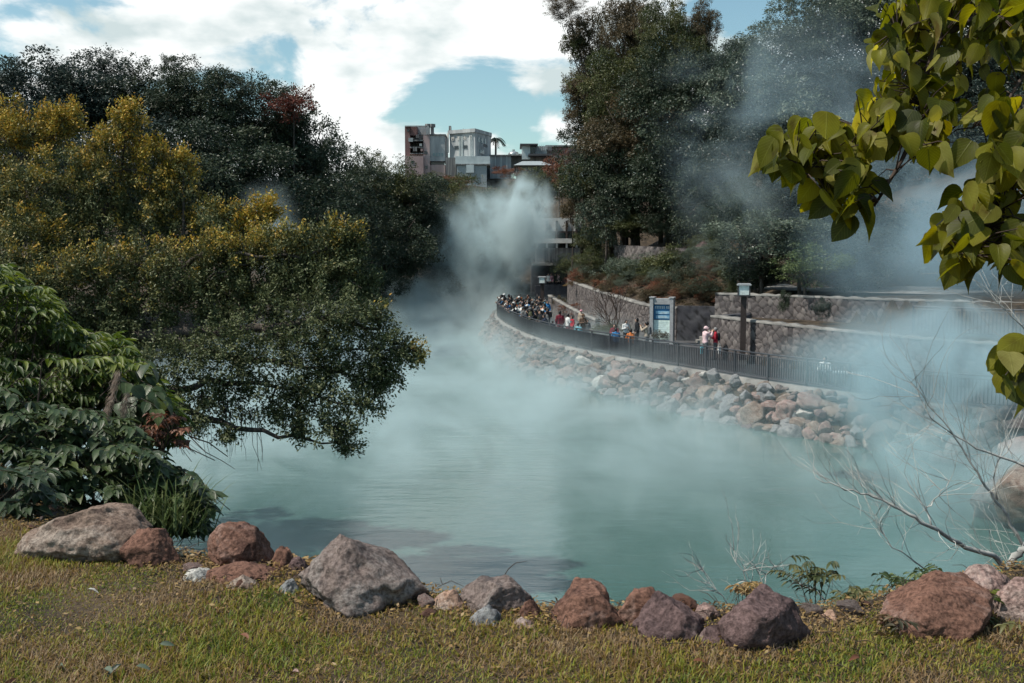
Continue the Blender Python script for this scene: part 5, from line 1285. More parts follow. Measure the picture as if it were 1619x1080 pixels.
for c, rw in spine:
    c = c - base; q = min(allp, key=lambda a: (a - c).length)
    mid = q.lerp(c, .5) + Vector((0, 0, .1)); mb.tube([q, mid, c], [.035, .025, .012], 5)
    for k in range(4):
        e = c + Vector((rr_.uniform(-1, 1), rr_.uniform(-1, 1), rr_.uniform(-.6, .9))) * rw * .9; mb.tube([c, c.lerp(e, .5) + Vector((0, 0, .04)), e], [.012, .008, .004], 4, cap=False)
mb.build('trunk', MAT['bark'], ft, smooth=True)
ar = MB()
for k in range(34):
    px = rr_.uniform(262, 420); py = 610 + (px - 262) * .25; p = at(px, py, 19.8) - base; Lr = rr_.uniform(.5, 1.35); pts = [p]
    for s_ in range(5): pts.append(pts[-1] + Vector((rr_.gauss(0.01, .03), rr_.gauss(0, .03), -Lr / 5)))
    ar.tube(pts, [.010, .009, .008, .006, .005, .003], 3, cap=False)
for pts in ([(285, 655, 19.6), (300, 690, 19.5), (325, 715, 19.4), (350, 728, 19.4), (372, 742, 19.4)], [(300, 690, 19.5), (330, 700, 19.5), (360, 722, 19.4)], [(255, 655, 19.6), (280, 700, 19.5), (340, 728, 19.5)]):
    ar.tube([at(a, b, c) - base for a, b, c in pts], [.016, .012, .009, .007, .004][:len(pts)], 4)
ar.build('aerial_roots', MAT['twig_dark'], ft)

# ------------------------------------------------------------------ bushes on the near left bank
def interp_top(px): return np.interp(px, [-60, 0, 40, 70, 110, 150, 190, 220, 250, 275], [405, 412, 440, 452, 510, 520, 530, 575, 605, 650])
r_ = np.random.RandomState(5)
def sprays(n, pick, nleaf, L0, W0, T, mat, root, name='foliage', fan=1.0, droop=.35, rb=0):
    P, N2, D2, LL, WW, RR = [], [], [], [], [], []; stems = MB()
    ba = root.location
    for i in range(n):
        c, outd, tone = pick(i)
        outd = Vector(outd).normalized(); side = outd.cross(Vector((0, 0, 1))); side = side.normalized() if side.length > .1 else Vector((1, 0, 0))
        k = nleaf + r_.randint(-2, 3)
        Ls = L0 * r_.uniform(1.2, 1.9)
        for j in range(k):
            f = (j + .5) / k; sd = 1 if j % 2 else -1
            base_ = Vector(c) + outd * (Ls * (f - .6)) + Vector((0, 0, -0.15 * Ls * f * f))
            dr = (outd * (0.35 + .9 * f) + side * sd * fan * (1.1 - .7 * f) + Vector((0, 0, -droop + r_.normal() * .12)))
            P.append(base_ - ba); N2.append(Vector((r_.normal() * .22 - .1 * sd * side.x, r_.normal() * .22, 1))); D2.append(dr)
            s_ = L0 * r_.uniform(.7, 1.2); LL.append(s_); WW.append(s_ * W0 * r_.uniform(.85, 1.15)); RR.append(min(1, max(0, tone + r_.normal() * .16)))
        b0 = Vector(c) - ba - outd * Ls * .6; sk = L0 / .15; stems.tube([b0 + Vector((-outd.x * .25, -outd.y * .2, -.22)) * sk, b0, b0 + outd * Ls * .9], [.004 * sk, .003 * sk, .0015 * sk], 4, cap=False)
    link(name, leaves(name, np.array(P), np.array(N2), np.array(D2), np.array(LL), np.array(WW), np.array(RR), T), MAT[mat], root, smooth=True)
    return stems
b0 = thing('bush', 'tall bright green bush with tiers of pointed drooping leaves at the left edge', 'bush', (S(60, 8.6), 8.6, hgt(S(60, 8.6), 8.6)))
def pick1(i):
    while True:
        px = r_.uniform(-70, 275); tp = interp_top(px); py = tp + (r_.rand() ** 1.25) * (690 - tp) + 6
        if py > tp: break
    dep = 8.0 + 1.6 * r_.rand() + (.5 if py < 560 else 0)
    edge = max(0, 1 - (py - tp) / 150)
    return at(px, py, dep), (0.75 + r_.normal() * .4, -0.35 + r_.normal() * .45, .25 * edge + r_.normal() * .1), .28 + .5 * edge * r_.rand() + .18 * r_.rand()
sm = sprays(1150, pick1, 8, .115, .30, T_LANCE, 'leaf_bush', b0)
for k in range(9):
    e = at(-40 + k * 34, float(interp_top(-40 + k * 34)) + 40, 8.3 + .1 * k) - b0.location; s0 = Vector((-.5 + .12 * k, .1 * (k % 3), 0)); sm.tube([s0, s0.lerp(e, .5) + Vector((-.08, 0, .15)), e], [.018, .012, .005], 6)
sm.tube([at(46, 800, 7.6) - b0.location, at(52, 700, 7.6) - b0.location, at(62, 620, 7.6) - b0.location, at(66, 575, 7.6) - b0.location], [.014, .011, .007, .004], 6)
sm.build('stems', MAT['twig_dark'], b0)
b1 = thing('bush', 'low broad-leaved bush with dark glossy leaves behind the flat tan boulder', 'bush', (S(110, 7.4), 7.4, hgt(S(110, 7.4), 7.4)))
def pick2(i):
    px = r_.uniform(-60, 325); tp = np.interp(px, [-60, 0, 100, 200, 260, 300, 325], [600, 610, 640, 660, 730, 750, 775]); bt = np.interp(px, [-60, 120, 250, 325], [860, 840, 830, 840])
    py = tp + r_.rand() * (bt - tp)
    if px < 90 and py > 740: return at(px, py, 5.9 + .7 * r_.rand()), (0.6 + r_.normal() * .5, -.55 + r_.normal() * .4, .1), .2 * r_.rand()  # lower leaf tone paints the shadow at the bush foot
    return at(px, py, 6.9 + .9 * r_.rand() + (.3 if py < 700 else 0)), (0.6 + r_.normal() * .5, -.55 + r_.normal() * .4, .1 + r_.normal() * .15), .25 + .55 * r_.rand() * (1 if px > 200 else .7)
sm = sprays(620, pick2, 6, .112, .50, T_OVATE, 'leaf_broad', b1, droop=.28)
sm.build('stems', MAT['twig_dark'], b1)
# big leaves hanging at (240, 620)
b2 = thing('sapling', 'sapling with large heart-shaped leaves hanging between the bush and the water', 'plant', (S(215, 7.9), 7.9, hgt(S(215, 7.9), 7.9)))
def pick3(i):
    c = [(225, 590), (245, 610), (215, 615), (250, 640), (200, 640), (185, 600), (235, 650), (258, 625)][i % 8]
    return at(c[0] + r_.normal() * 10, c[1] + r_.normal() * 10, 7.9 + .2 * r_.normal()), (.8, -.4 + r_.normal() * .3, -.2), .3 + .3 * r_.rand()
sm = sprays(16, pick3, 4, .14, .8, T_OVATE, 'leaf_broad', b2, droop=.7)
sm.tube([(0, 0, 0), (0.05, 0, .6), at(215, 620, 7.9) - b2.location], [.018, .014, .008], 6); sm.build('stems', MAT['twig_dark'], b2)
b4 = thing('shrub', 'reddish-leaved twig shrub at the water side of the green bush', 'shrub', (S(255, 7.7), 7.7, hgt(S(255, 7.7), 7.7)))
def pick4(i): 
    return at(r_.uniform(228, 292), r_.uniform(650, 705), 7.7 + .2 * r_.normal()), (r_.normal(), r_.normal(), .3), r_.rand() * .7
sm = sprays(42, pick4, 7, .06, .45, T_LANCE, 'leaf_rust', b4); sm.tube([(0, 0, 0), at(258, 690, 7.7) - b4.location], [.012, .006], 5)
for k in range(7): sm.tube([at(255, 720, 7.7) - b4.location, at(235 + 9 * k, 655 + 5 * (k % 3), 7.7) - b4.location], [.006, .002], 4)
sm.build('stems', MAT['twig_dark'], b4)
# grass clump with long arching blades
def blades(root, n, base_fn, L0, W0, mat, spread=.7, T=None, name='blades', seed=1, droop=(0.5, 1.2), dirb=(0, 0)):
    r2 = np.random.RandomState(seed); V = []; Q = []; rn = []
    for i in range(n):
        p = np.array(base_fn(r2)) - np.array(root.location); a = r2.uniform(0, 6.28); h = np.array([math.cos(a) + dirb[0], math.sin(a) + dirb[1], 0]) * spread * r2.uniform(.2, 1)
        L = L0 * r2.uniform(.55, 1.15); dr = r2.uniform(*droop); sd = np.array([-math.sin(a), math.cos(a), 0]) * W0 * r2.uniform(.7, 1.2) / 2; k0 = len(V); rv = r2.rand()
        for s_ in range(6):
            t_ = s_ / 5; c = p + h * L * t_ + np.array([0, 0, L * (t_ - dr * .5 * t_ * t_)]); w_ = (1 - t_) ** .6 * (0.6 + .4 * min(1, t_ * 4)); V += [c - sd * w_, c + sd * w_]; rn += [rv, rv]
        for s_ in range(5): a_ = k0 + 2 * s_; Q.append((a_, a_ + 1, a_ + 3, a_ + 2))
    return link(name, mesh_np(name, V, Q, {'rnd': rn}), MAT[mat], root)
gc = thing('grass_clump', 'clump of long arching green grass blades beside the flat tan boulder', 'grass', at(265, 850, 6.9))
blades(gc, 330, lambda r2: at(265 + r2.normal() * 26, 838 + r2.normal() * 9, 6.9 + r2.normal() * .12), .60, .012, 'blade_green', .75, seed=3, droop=(.6, 1.5))
pg = thing('plume_grass', 'tall grass with three feathery pinkish plumes behind the green bush leaves', 'grass', at(205, 800, 7.5))
blades(pg, 60, lambda r2: at(205 + r2.normal() * 14, 790, 7.5 + r2.normal() * .1), .95, .009, 'blade_green', .35, seed=5)
pm_ = MB()
for (a, b, c, d) in ((205, 790, 190, 605), (210, 790, 205, 640), (212, 790, 222, 690), (200, 790, 178, 640)):
    pm_.tube([at(a, b, 7.5) - pg.location, at((a + c) / 2 + 4, (b + d) / 2, 7.45) - pg.location, at(c, d, 7.4) - pg.location], [.004, .003, .002], 4)
pm_.build('stalks', MAT['twig_dark'], pg)
P, Dd = [], []
for (c, d) in ((188, 600), (203, 635), (178, 638), (221, 685)):
    for k in range(260):
        u = r_.rand(); q = at(c - 10 * u + r_.normal() * 2.5, d + 45 * u * (0.6 + .5 * r_.rand()) - 16, 7.4 + r_.normal() * .02); P.append(q - pg.location); Dd.append((-.25 + r_.normal() * .35, r_.normal() * .3, -.8))
P = np.array(P); link('plume', leaves('plume', P, rdir(r_, len(P)), np.array(Dd), np.full(len(P), .05), np.full(len(P), .004), r_.rand(len(P))), MAT['plume'], pg)

# ------------------------------------------------------------------ foreground branch, upper right
HC = [ # leaf clusters: px,py,spread,n,depth
 (1235, 262, 30, 9, 2.55), (1262, 285, 30, 9, 2.5), (1290, 255, 34, 10, 2.55), (1318, 235, 30, 8, 2.6), (1320, 280, 34, 10, 2.5), (1350, 300, 30, 8, 2.5), (1345, 250, 26, 7, 2.55), (1372, 240, 26, 6, 2.6), (1305, 330, 28, 7, 2.5), (1350, 345, 22, 6, 2.48),
 (1400, 190, 38, 9, 2.65), (1430, 150, 42, 10, 2.7), (1425, 215, 36, 9, 2.6), (1460, 235, 38, 8, 2.6), (1488, 200, 34, 8, 2.65), (1500, 130, 44, 9, 2.7), (1440, 80, 44, 9, 2.75), (1415, 50, 34, 7, 2.75), (1480, 50, 46, 10, 2.8), (1540, 80, 44, 9, 2.75),
 (1560, 30, 48, 10, 2.8), (1600, 60, 44, 9, 2.75), (1605, 110, 34, 7, 2.7), (1450, 10, 38, 7, 2.8), (1520, 5, 40, 8, 2.85), (1395, 110, 22, 3, 2.7), (1600, 5, 44, 8, 2.85), (1470, 260, 24, 4, 2.6),
 (1590, 190, 30, 8, 2.5), (1610, 240, 34, 9, 2.5), (1575, 265, 28, 7, 2.5), (1600, 300, 36, 9, 2.45), (1545, 330, 30, 8, 2.45), (1580, 345, 34, 9, 2.45), (1510, 365, 26, 6, 2.45), (1500, 400, 26, 6, 2.42), (1540, 400, 32, 8, 2.42), (1580, 410, 32, 7, 2.42), (1525, 440, 26, 5, 2.4), (1608, 390, 30, 7, 2.42), (1612, 440, 22, 4, 2.4),
 (1595, 590, 18, 4, 2.3), (1608, 620, 20, 5, 2.3), (1612, 570, 16, 4, 2.3),
 (1680, 40, 50, 9, 2.8), (1760, 10, 60, 9, 2.8), (1850, 60, 60, 9, 2.8), (1700, 120, 50, 8, 2.7), (1790, 160, 60, 9, 2.7), (1690, 250, 46, 8, 2.55), (1700, 360, 40, 7, 2.5), (1880, 180, 60, 9, 2.75), (1670, 580, 30, 6, 2.35), (1740, 560, 36, 6, 2.35), (1820, 480, 40, 7, 2.4), (1960, 30, 60, 9, 2.9), (1960, 120, 60, 8, 2.9),
]
r_ = np.random.RandomState(21)
fb = thing('foreground_branch', 'leafy branch with big yellow-green heart-shaped leaves reaching in from the upper right', 'branch', (2.6, 2.6, 6.0))
P, N2, D2, LL, WW, RR = [], [], [], [], [], []
for (px, py, sp, n, Y) in HC:
    for k in range(int(n * 2.5)):
        q = at(px + r_.normal() * sp * .52, py - 30 + r_.normal() * sp * .42, Y + r_.normal() * .09)
        s_ = r_.uniform(.040, .080)
        a = r_.uniform(0, 6.28)
        P.append(q - fb.location); D2.append((math.cos(a) * .62 - .08, math.sin(a) * .5 - .1, -.75 + r_.normal() * .28)); N2.append((math.cos(a) * .45 + r_.normal() * .6, -.30 + r_.normal() * .65, .75)); LL.append(s_); WW.append(s_ * r_.uniform(.78, .95)); RR.append(np.clip(r_.beta(1.6, 1.8), 0, 1))
T_H2 = strip_template([-0.08, 0, .12, .28, .45, .62, .78, .9, 1.06], [.40, .74, .92, .98, .92, .72, .42, .18, .02], 0.42, 0.42, 5)
T_H3 = strip_template([-0.10, 0, .12, .28, .45, .62, .78, .9, 1.0], [.42, .80, .97, 1.0, .95, .80, .50, .24, .02], -0.10, 0.02, 5)
A_ = [np.array(q) for q in (P, N2, D2, LL, WW, RR)]; sel = r_.randint(0, 3, len(P))
for k, T_ in enumerate((T_HEART, T_H2, T_H3)):
    m_ = sel == k; link('leaves', leaves('leaves', *[q[m_] for q in A_], T_), MAT['leaf_heart'], fb, smooth=True)
mb = MB(); BR = [([(1900, -40, 2.8), (1619, 12, 2.8), (1540, 30, 2.8), (1490, 55, 2.75), (1468, 100, 2.7), (1460, 150, 2.65), (1450, 200, 2.6), (1425, 255, 2.55), (1398, 300, 2.5), (1382, 326, 2.5)], .011, .0035),
 ([(1900, 60, 2.8), (1700, 60, 2.75), (1619, 118, 2.65), (1590, 165, 2.6), (1560, 190, 2.6), (1538, 202, 2.6)], .007, .002), ([(1450, 200, 2.6), (1400, 215, 2.6), (1350, 245, 2.55), (1290, 262, 2.52), (1240, 270, 2.5)], .0045, .002),
 ([(1900, 120, 2.7), (1680, 200, 2.55), (1619, 260, 2.5), (1585, 330, 2.45), (1540, 380, 2.43), (1520, 420, 2.4)], .007, .003), ([(1900, 420, 2.4), (1700, 520, 2.35), (1640, 560, 2.3), (1600, 585, 2.3)], .006, .002), ([(1468, 100, 2.7), (1440, 90, 2.7), (1420, 60, 2.7)], .004, .002), ([(1540, 30, 2.8), (1520, 90, 2.72), (1500, 120, 2.7)], .005, .002)]
bp_ = []
for pts, r0, r1 in BR:
    q = [at(a, b, c) - fb.location for a, b, c in pts]; mb.tube(q, [r0 + (r1 - r0) * i / (len(q) - 1) for i in range(len(q))], 7); bp_ += q
tb = hgt(3.9, 3.3)
tkp = [Vector(q) - fb.location for q in ((3.95, 3.3, tb - .2), (3.90, 3.3, tb + .5), (3.80, 3.28, 7.0), (3.78, 3.22, 7.8), (3.70, 3.2, 8.6), (3.66, 3.15, 9.4), (3.70, 3.1, 10.4))]
mb.tube(tkp, [.15, .11, .10, .09, .08, .065, .05], 12)
for (px, py, Y), k_, r0 in (((1900, -40, 2.8), 4, .022), ((1900, 60, 2.8), 3, .018), ((1900, 120, 2.7), 3, .016), ((1900, 420, 2.4), 2, .016)):
    e = at(px, py, Y) - fb.location; s_ = tkp[k_]
    mb.tube([s_, s_.lerp(e, .33) + Vector((0, 0, .13)), s_.lerp(e, .66) + Vector((0, 0, .12)), e], [r0 * 1.6, r0 * 1.3, r0, r0 * .62], 8)
bb = [a.lerp(b, u) for a, b in zip(bp_[:-1], bp_[1:]) for u in (0, .33, .66) if (a - b).length < .5]
for p in P:
    q = min(bb, key=lambda a: (a - p).length)
    if (q - p).length < .55: mb.tube([q, q.lerp(p, .5) + Vector((0, 0, .012)), p], [.0022, .0018, .0012], 4, cap=False)
mb.build('stem', MAT['twig_dark'], fb, smooth=True)

# ------------------------------------------------------------------ bare branches, lower right
rr_ = random.Random(12)
def bare(label, Yb, root_px, limbs_, matn, tw=8, L0=.34, group='leafless trees at the right shore'):
    p = at(root_px[0], root_px[1], Yb); zg = hgt(p.x, p.y); base_ = Vector((p.x, p.y, min(zg, p.z)))
    t = thing('bare_tree', label, 'tree', base_, group=group); mb = MB(); tw_ = MB()
    for pts, r0, r1 in limbs_:
        q = [at(a, b, c) - base_ for a, b, c in pts]; fine = []
        for i in range(len(q) - 1):
            for k in range(3): fine.append(q[i].lerp(q[i + 1], k / 3) + Vector((rr_.gauss(0, .008), rr_.gauss(0, .02), rr_.gauss(0, .008))))
        fine.append(q[-1]); M_ = len(fine); mb.tube(fine, [r0 + (r1 - r0) * (i / (M_ - 1)) ** .8 for i in range(M_)], 8)
        for i in range(M_):
            if i < M_ * .15: continue
            for k in range(tw if i > M_ * .4 else 2):
                if rr_.random() < .35: continue
                d = (fine[i] - fine[i - 1]).normalized(); a = Vector((rr_.gauss(-.2, .8), rr_.gauss(0, .6), rr_.gauss(.35, .7)))
                twigs(tw_, fine[i], (d * .8 + a).normalized(), L0 * rr_.uniform(.4, 1.1), .0032, 2, rr_, .5, .7, (1, 2), .04)
    mb.build('trunk', MAT[matn], t, smooth=True); tw_.build('twigs', MAT[matn], t)
bare('leafless tree with one long pale branch reaching left over the water', 8.2, (1598, 905), [([(1598, 920, 8.2), (1588, 900, 8.2), (1570, 878, 8.1), (1530, 868, 8.0), (1490, 845, 7.9), (1455, 822, 7.8), (1425, 805, 7.8), (1395, 792, 7.8), (1360, 780, 7.8), (1325, 768, 7.8), (1290, 756, 7.8)], .030, .003),
    ([(1598, 920, 8.2), (1600, 885, 8.2), (1615, 870, 8.2), (1640, 865, 8.2)], .034, .03), ([(1470, 832, 7.9), (1466, 805, 7.9), (1485, 785, 7.9), (1500, 760, 7.9)], .009, .002), ([(1480, 910, 8), (1440, 885, 7.9), (1400, 850, 7.9), (1385, 815, 7.9)], .008, .002)], 'bark_pale', 3)
bare('leafless tree with darker crossing branches at the right edge above the white one', 10.0, (1640, 900), [([(1640, 930, 10), (1619, 868, 10), (1600, 830, 10), (1575, 790, 10), (1550, 760, 10), (1530, 720, 10), (1500, 680, 10), (1470, 640, 10), (1440, 605, 10)], .024, .003),
    ([(1700, 760, 10), (1619, 737, 10), (1560, 715, 10), (1510, 690, 10), (1470, 660, 10), (1450, 615, 10)], .018, .003), ([(1575, 790, 10), (1572, 740, 10), (1600, 700, 10)], .01, .003), ([(1700, 600, 10), (1640, 540, 10), (1600, 500, 10), (1575, 470, 10)], .014, .003)], 'bark_pale', 2, .5)
bare('low tangle of thin leafless twigs over the water behind the big purple boulder', 6.0, (1240, 960), [([(1250, 1000, 6), (1210, 940, 6), (1175, 915, 6), (1160, 870, 6)], .006, .002), ([(1340, 975, 6), (1290, 935, 6), (1230, 905, 6), (1200, 908, 6)], .006, .002), ([(1160, 960, 6), (1130, 930, 6), (1110, 900, 6)], .004, .001)], 'bark_pale', 3, .16)
# dry stem behind the speckled rock
p = at(793, 918, 4.85); o = MB().tube([(0, 0, -.1), (.01, 0, .02), (.035, 0, .06), (.07, 0, .09), (.13, 0, .10)], [.003, .0028, .0024, .002, .001], 5).build('dry_stem', MAT['twig_dark'])
o.location = p; tag(o, 'thin curved dry stem rising behind the speckled grey rock', 'stem')
# leafy weeds at the lower right
for i, (px, py, Y, wpx, n, mt, lab) in enumerate([(1440, 925, 5.2, 42, 46, 'leaf_light', 'light green leafy weed between the bare branch and the rusty boulder'), (1290, 905, 5.6, 34, 30, 'leaf_olive', 'olive seedling with drooping leaflets over the water'),
    (1350, 950, 5.0, 30, 36, 'leaf_olive', 'olive weed left of the large rusty boulder'), (1180, 925, 5.0, 18, 14, 'leaf_straw', 'dry pale weed behind the big purple boulder'), (1575, 940, 4.5, 18, 16, 'leaf_bush', 'bright green ivy sprig on the pale pink boulders'),
    (1600, 985, 4.3, 26, 30, 'leaf_olive', 'dark weed at the right edge of the picture below the pink boulder'), (480, 885, 5.4, 22, 22, 'leaf_straw', 'yellow-flowered weed between the dome-shaped and the pointed boulder'), (1420, 990, 4.2, 40, 40, 'leaf_brown', 'reddish creeping weed at the foot of the rusty boulder')]):
    p = at(px, py + 20, Y); t = thing('weed', lab, 'plant', (p.x, p.y, p.z - .25), group='weeds between the rocks')
    sm = sprays(n, lambda i_: (at(px + r_.normal() * wpx * .6, py + r_.normal() * wpx * .35, Y + r_.normal() * .12), (r_.normal(), r_.normal(), .2), r_.rand()), 6, .05, .38, T_LANCE, mt, t)
    for k in range(5): sm.tube([(0, 0, -.05), at(px + (k - 2) * wpx * .4, py, Y) - t.location], [.004, .002], 4)
    sm.build('stems', MAT['twig_dark'], t)
o = leaves('leaf', np.array([(0, 0, 0.0), (0.02, 0, .01), (.06, .02, .02)]), np.array([(.2, -.7, .7), (-.2, -.5, .8), (0, -.3, .9)]), np.array([(.3, -.5, -.4), (.9, -.1, -.1), (1, 0, .1)]), np.array([.16, .15, .13]), np.array([.09, .05, .03]), np.array([.2, .9, 1]), T_OVATE)
o = link('cut_leaf', o, MAT['leaf_bush'], smooth=True); o.location = at(775, 968, 4.4); tag(o, 'cut pale green leaf lying between the dark stone and the beige-pink stone', 'leaf')

# ------------------------------------------------------------------ lawn
r_ = np.random.RandomState(2)
def lawn(n, hmin, hmax, wmin, wmax, tone, seed, thin=False):
    r2 = np.random.RandomState(seed)
    y = 3.2 + (r2.rand(n) ** .95) * 2.9; x = (r2.rand(n) * 2 - 1) * (y * .56 + 1.9)
    e = y - edge_near(x); keep = e < 0.12
    # patches and bare rim by the rocks
    pt = np.array([noise.noise(Vector((a * 1.3, b * 1.3, seed * .1))) for a, b in zip(x[::1], y[::1])])
    rim = np.clip((-e) / 0.75, 0, 1)
    keep &= r2.rand(n) < np.clip(0.30 + rim * 1.0 + pt * .55, 0, 1)
    x, y, pt, rim = x[keep], y[keep], pt[keep], rim[keep]; n = len(x); z = height(x, y)
    a = r2.uniform(0, 6.28, n); h = (hmin + (hmax - hmin) * r2.rand(n)) * (0.35 + .65 * rim) * (1 + .9 * pt); w = r2.uniform(wmin, wmax, n)
    lean = r2.uniform(.15, 1.0 if not thin else 1.8, n)
    base_ = np.stack([x, y, z - .004], 1); dirn = np.stack([np.cos(a) * lean, np.sin(a) * lean, np.ones(n)], 1); dirn = unit(dirn)
    sd = np.stack([-np.sin(a), np.cos(a), np.zeros(n)], 1) * (w / 2)[:, None]
    mid = base_ + dirn * (h * .55)[:, None]; tip = base_ + dirn * h[:, None] + np.stack([np.cos(a), np.sin(a), -np.full(n, .5)], 1) * (h * .35 * lean)[:, None]
    V = np.stack([base_ - sd, base_ + sd, mid + sd * .8, mid - sd * .8, tip + sd * .12, tip - sd * .12], 1).reshape(-1, 3)
    k = np.arange(n)[:, None] * 6; Q = np.concatenate([k + np.array([[0, 1, 2, 3]]), k + np.array([[3, 2, 4, 5]])])
    fld = np.array([noise.noise(Vector((q * 2.2, w_ * 2.2, 9.1))) + .5 * noise.noise(Vector((q * 7, w_ * 7, 3.1))) for q, w_ in zip(x, y)])
    rv = np.clip(tone + fld * .75 + r2.normal(size=n) * .22 + (1 - rim) * .35, 0, 1)
    return V, Q, np.repeat(rv, 6)
Vs, Qs_, Rs, off = [], [], [], 0
for args in ((215000, .016, .048, .0034, .0068, .42, 1), (80000, .02, .060, .0020, .0036, .82, 4, True)):
    V, Q, rv = lawn(*args); Vs.append(V); Qs_.append(Q + off); Rs.append(rv); off += len(V)
tag(link('grass', mesh_np('grass', np.concatenate(Vs), np.concatenate(Qs_), {'rnd': np.concatenate(Rs)}), MAT['blade']), kind='stuff')
FL = [(148, 932, 'rock_pale', 'pale curled dead leaf on the lawn below the dark ridged rock'), (405, 1010, 'leaf_rust', 'pinkish fallen leaf in the middle of the left lawn'), (10, 1035, 'leaf_rust', 'reddish fallen leaf at the left edge of the lawn'), (265, 1018, 'leaf_grey', 'grey-green fallen leaf above the dark trio of leaves'),
      (112, 1052, 'leaf_grey', 'blue-grey fallen leaf, left one of the dark leaves on the lawn'), (205, 1050, 'leaf_forest_blue', 'dark glossy fallen leaf in the middle of the dark leaves on the lawn'), (228, 1053, 'leaf_grey', 'grey fallen leaf touching the dark glossy one'), (190, 1063, 'leaf_grey', 'pale fallen leaf below the dark glossy one'),
      (1372, 1040, 'leaf_rust', 'orange-pink curled leaf below the large rusty boulder'), (1108, 1045, 'leaf_rust', 'dry pink leaf at the foot of the small domed stone'), (485, 1062, 'rock_pink', 'flat pinkish chip of stone in the grass near the bottom edge'), (40, 1072, 'leaf_rust', 'rust-orange fallen leaf at the bottom left corner')]
for i, (px, py, mt, lab) in enumerate(FL):
    p = gnd(px, py, 6.045); me = leaves('fallen_leaf', np.array([(-.03, 0, 0.0)]), np.array([(.5 * math.sin(i * 3), -.45 + .5 * math.cos(i * 5), 1)]), np.array([(math.cos(i * 2.1), math.sin(i * 2.1) * .5, .25 * math.sin(i))]), np.array([.055 + .01 * (i % 3)]), np.array([.022]), np.array([.6]), T_LANCE)
    o = link('fallen_leaf', me, MAT[mt], smooth=True); o.location = p; tag(o, lab, 'leaf', 'fallen leaves on the lawn')
rq = random.Random(14)
for k in range(34):
    x = rq.uniform(-3.0, 2.6); y = float(edge_near(np.array([x]))[0]) - abs(rq.gauss(0.02, .16)) - .02; k3 = rq.randrange(3)
    o = link('small_stone', protos[rq.randrange(14)][2], None); o.material_slots[0].link = 'OBJECT'; o.material_slots[0].material = MAT[['rock_brown', 'rock_pink', 'rock_grey'][k3]]
    s_ = rq.uniform(.018, .055); o.location = (x, y, hgt(x, y) + s_ * .3); o.scale = (s_ * rq.uniform(.9, 1.5), s_, s_ * .75); o.rotation_euler = (rq.uniform(-.4, .4), 0, rq.uniform(0, 6))
    tag(o, ['small reddish', 'small pinkish', 'small grey'][k3] + ' stone in the litter between the boulders at the lawn edge', 'stone', 'small stones at the lawn edge')
# litter of dead twigs and bits along the rim
mb = MB(); rq = random.Random(4)
for k in range(420):
    x = rq.uniform(-3.4, 3.0); y = float(edge_near(np.array([x]))[0]) - abs(rq.gauss(0, .28)); z = hgt(x, y) + rq.uniform(.0, .03); a = rq.uniform(0, 6.28); l = rq.uniform(.03, .16)
    mb.tube([(x, y, z), (x + math.cos(a) * l * .5, y + math.sin(a) * l * .5, z + rq.uniform(0, .03)), (x + math.cos(a) * l, y + math.sin(a) * l, z)], [.0022, .002, .001], 3, cap=False)
tag(mb.build('twig_litter', MAT['twig_dark']), kind='stuff')
n = 9000; x = r_.uniform(-4.2, 3.4, n); y = edge_near(x) - np.abs(r_.normal(size=n)) * np.where(np.arange(n) % 3 == 0, 1.1, .26) + .05; z = height(x, y) + .006 + r_.rand(n) * .02
tag(link('leaf_litter', leaves('leaf_litter', np.stack([x, y, z], 1), unit(np.array([0, 0, 1]) + r_.normal(size=(n, 3)) * .4), rdir(r_, n) * np.array([1, 1, .2]), r_.uniform(.012, .035, n), r_.uniform(.006, .018, n), r_.rand(n)), MAT['leaf_straw']), kind='stuff')
# ------------------------------------------------------------------ people
def caps(mb, chain, n=12):
    "chain of (p, r): tapered rounded limb"
    for (p0, r0), (p1, r1) in zip(chain[:-1], chain[1:]):
        mb.tube([p0, p1], [r0, r1], n); mb.ball(p0, r0, n, 8); mb.ball(p1, r1, n, 8)
def fused(mb, name, voxel):
    me = mb.mesh('tmp'); o = bpy.data.objects.new('tmp', me); COL.objects.link(o)
    md = o.modifiers.new('r', 'REMESH'); md.mode = 'VOXEL'; md.voxel_size = voxel
    sm = o.modifiers.new('s', 'SMOOTH'); sm.iterations = 3; sm.factor = .5
    dg = bpy.context.evaluated_depsgraph_get(); res = bpy.data.meshes.new_from_object(o.evaluated_get(dg))
    bpy.data.objects.remove(o); bpy.data.meshes.remove(me); res.name = name; res.materials.clear(); res.materials.append(None)
    res.polygons.foreach_set('use_smooth', np.ones(len(res.polygons), dtype=bool))
    return res
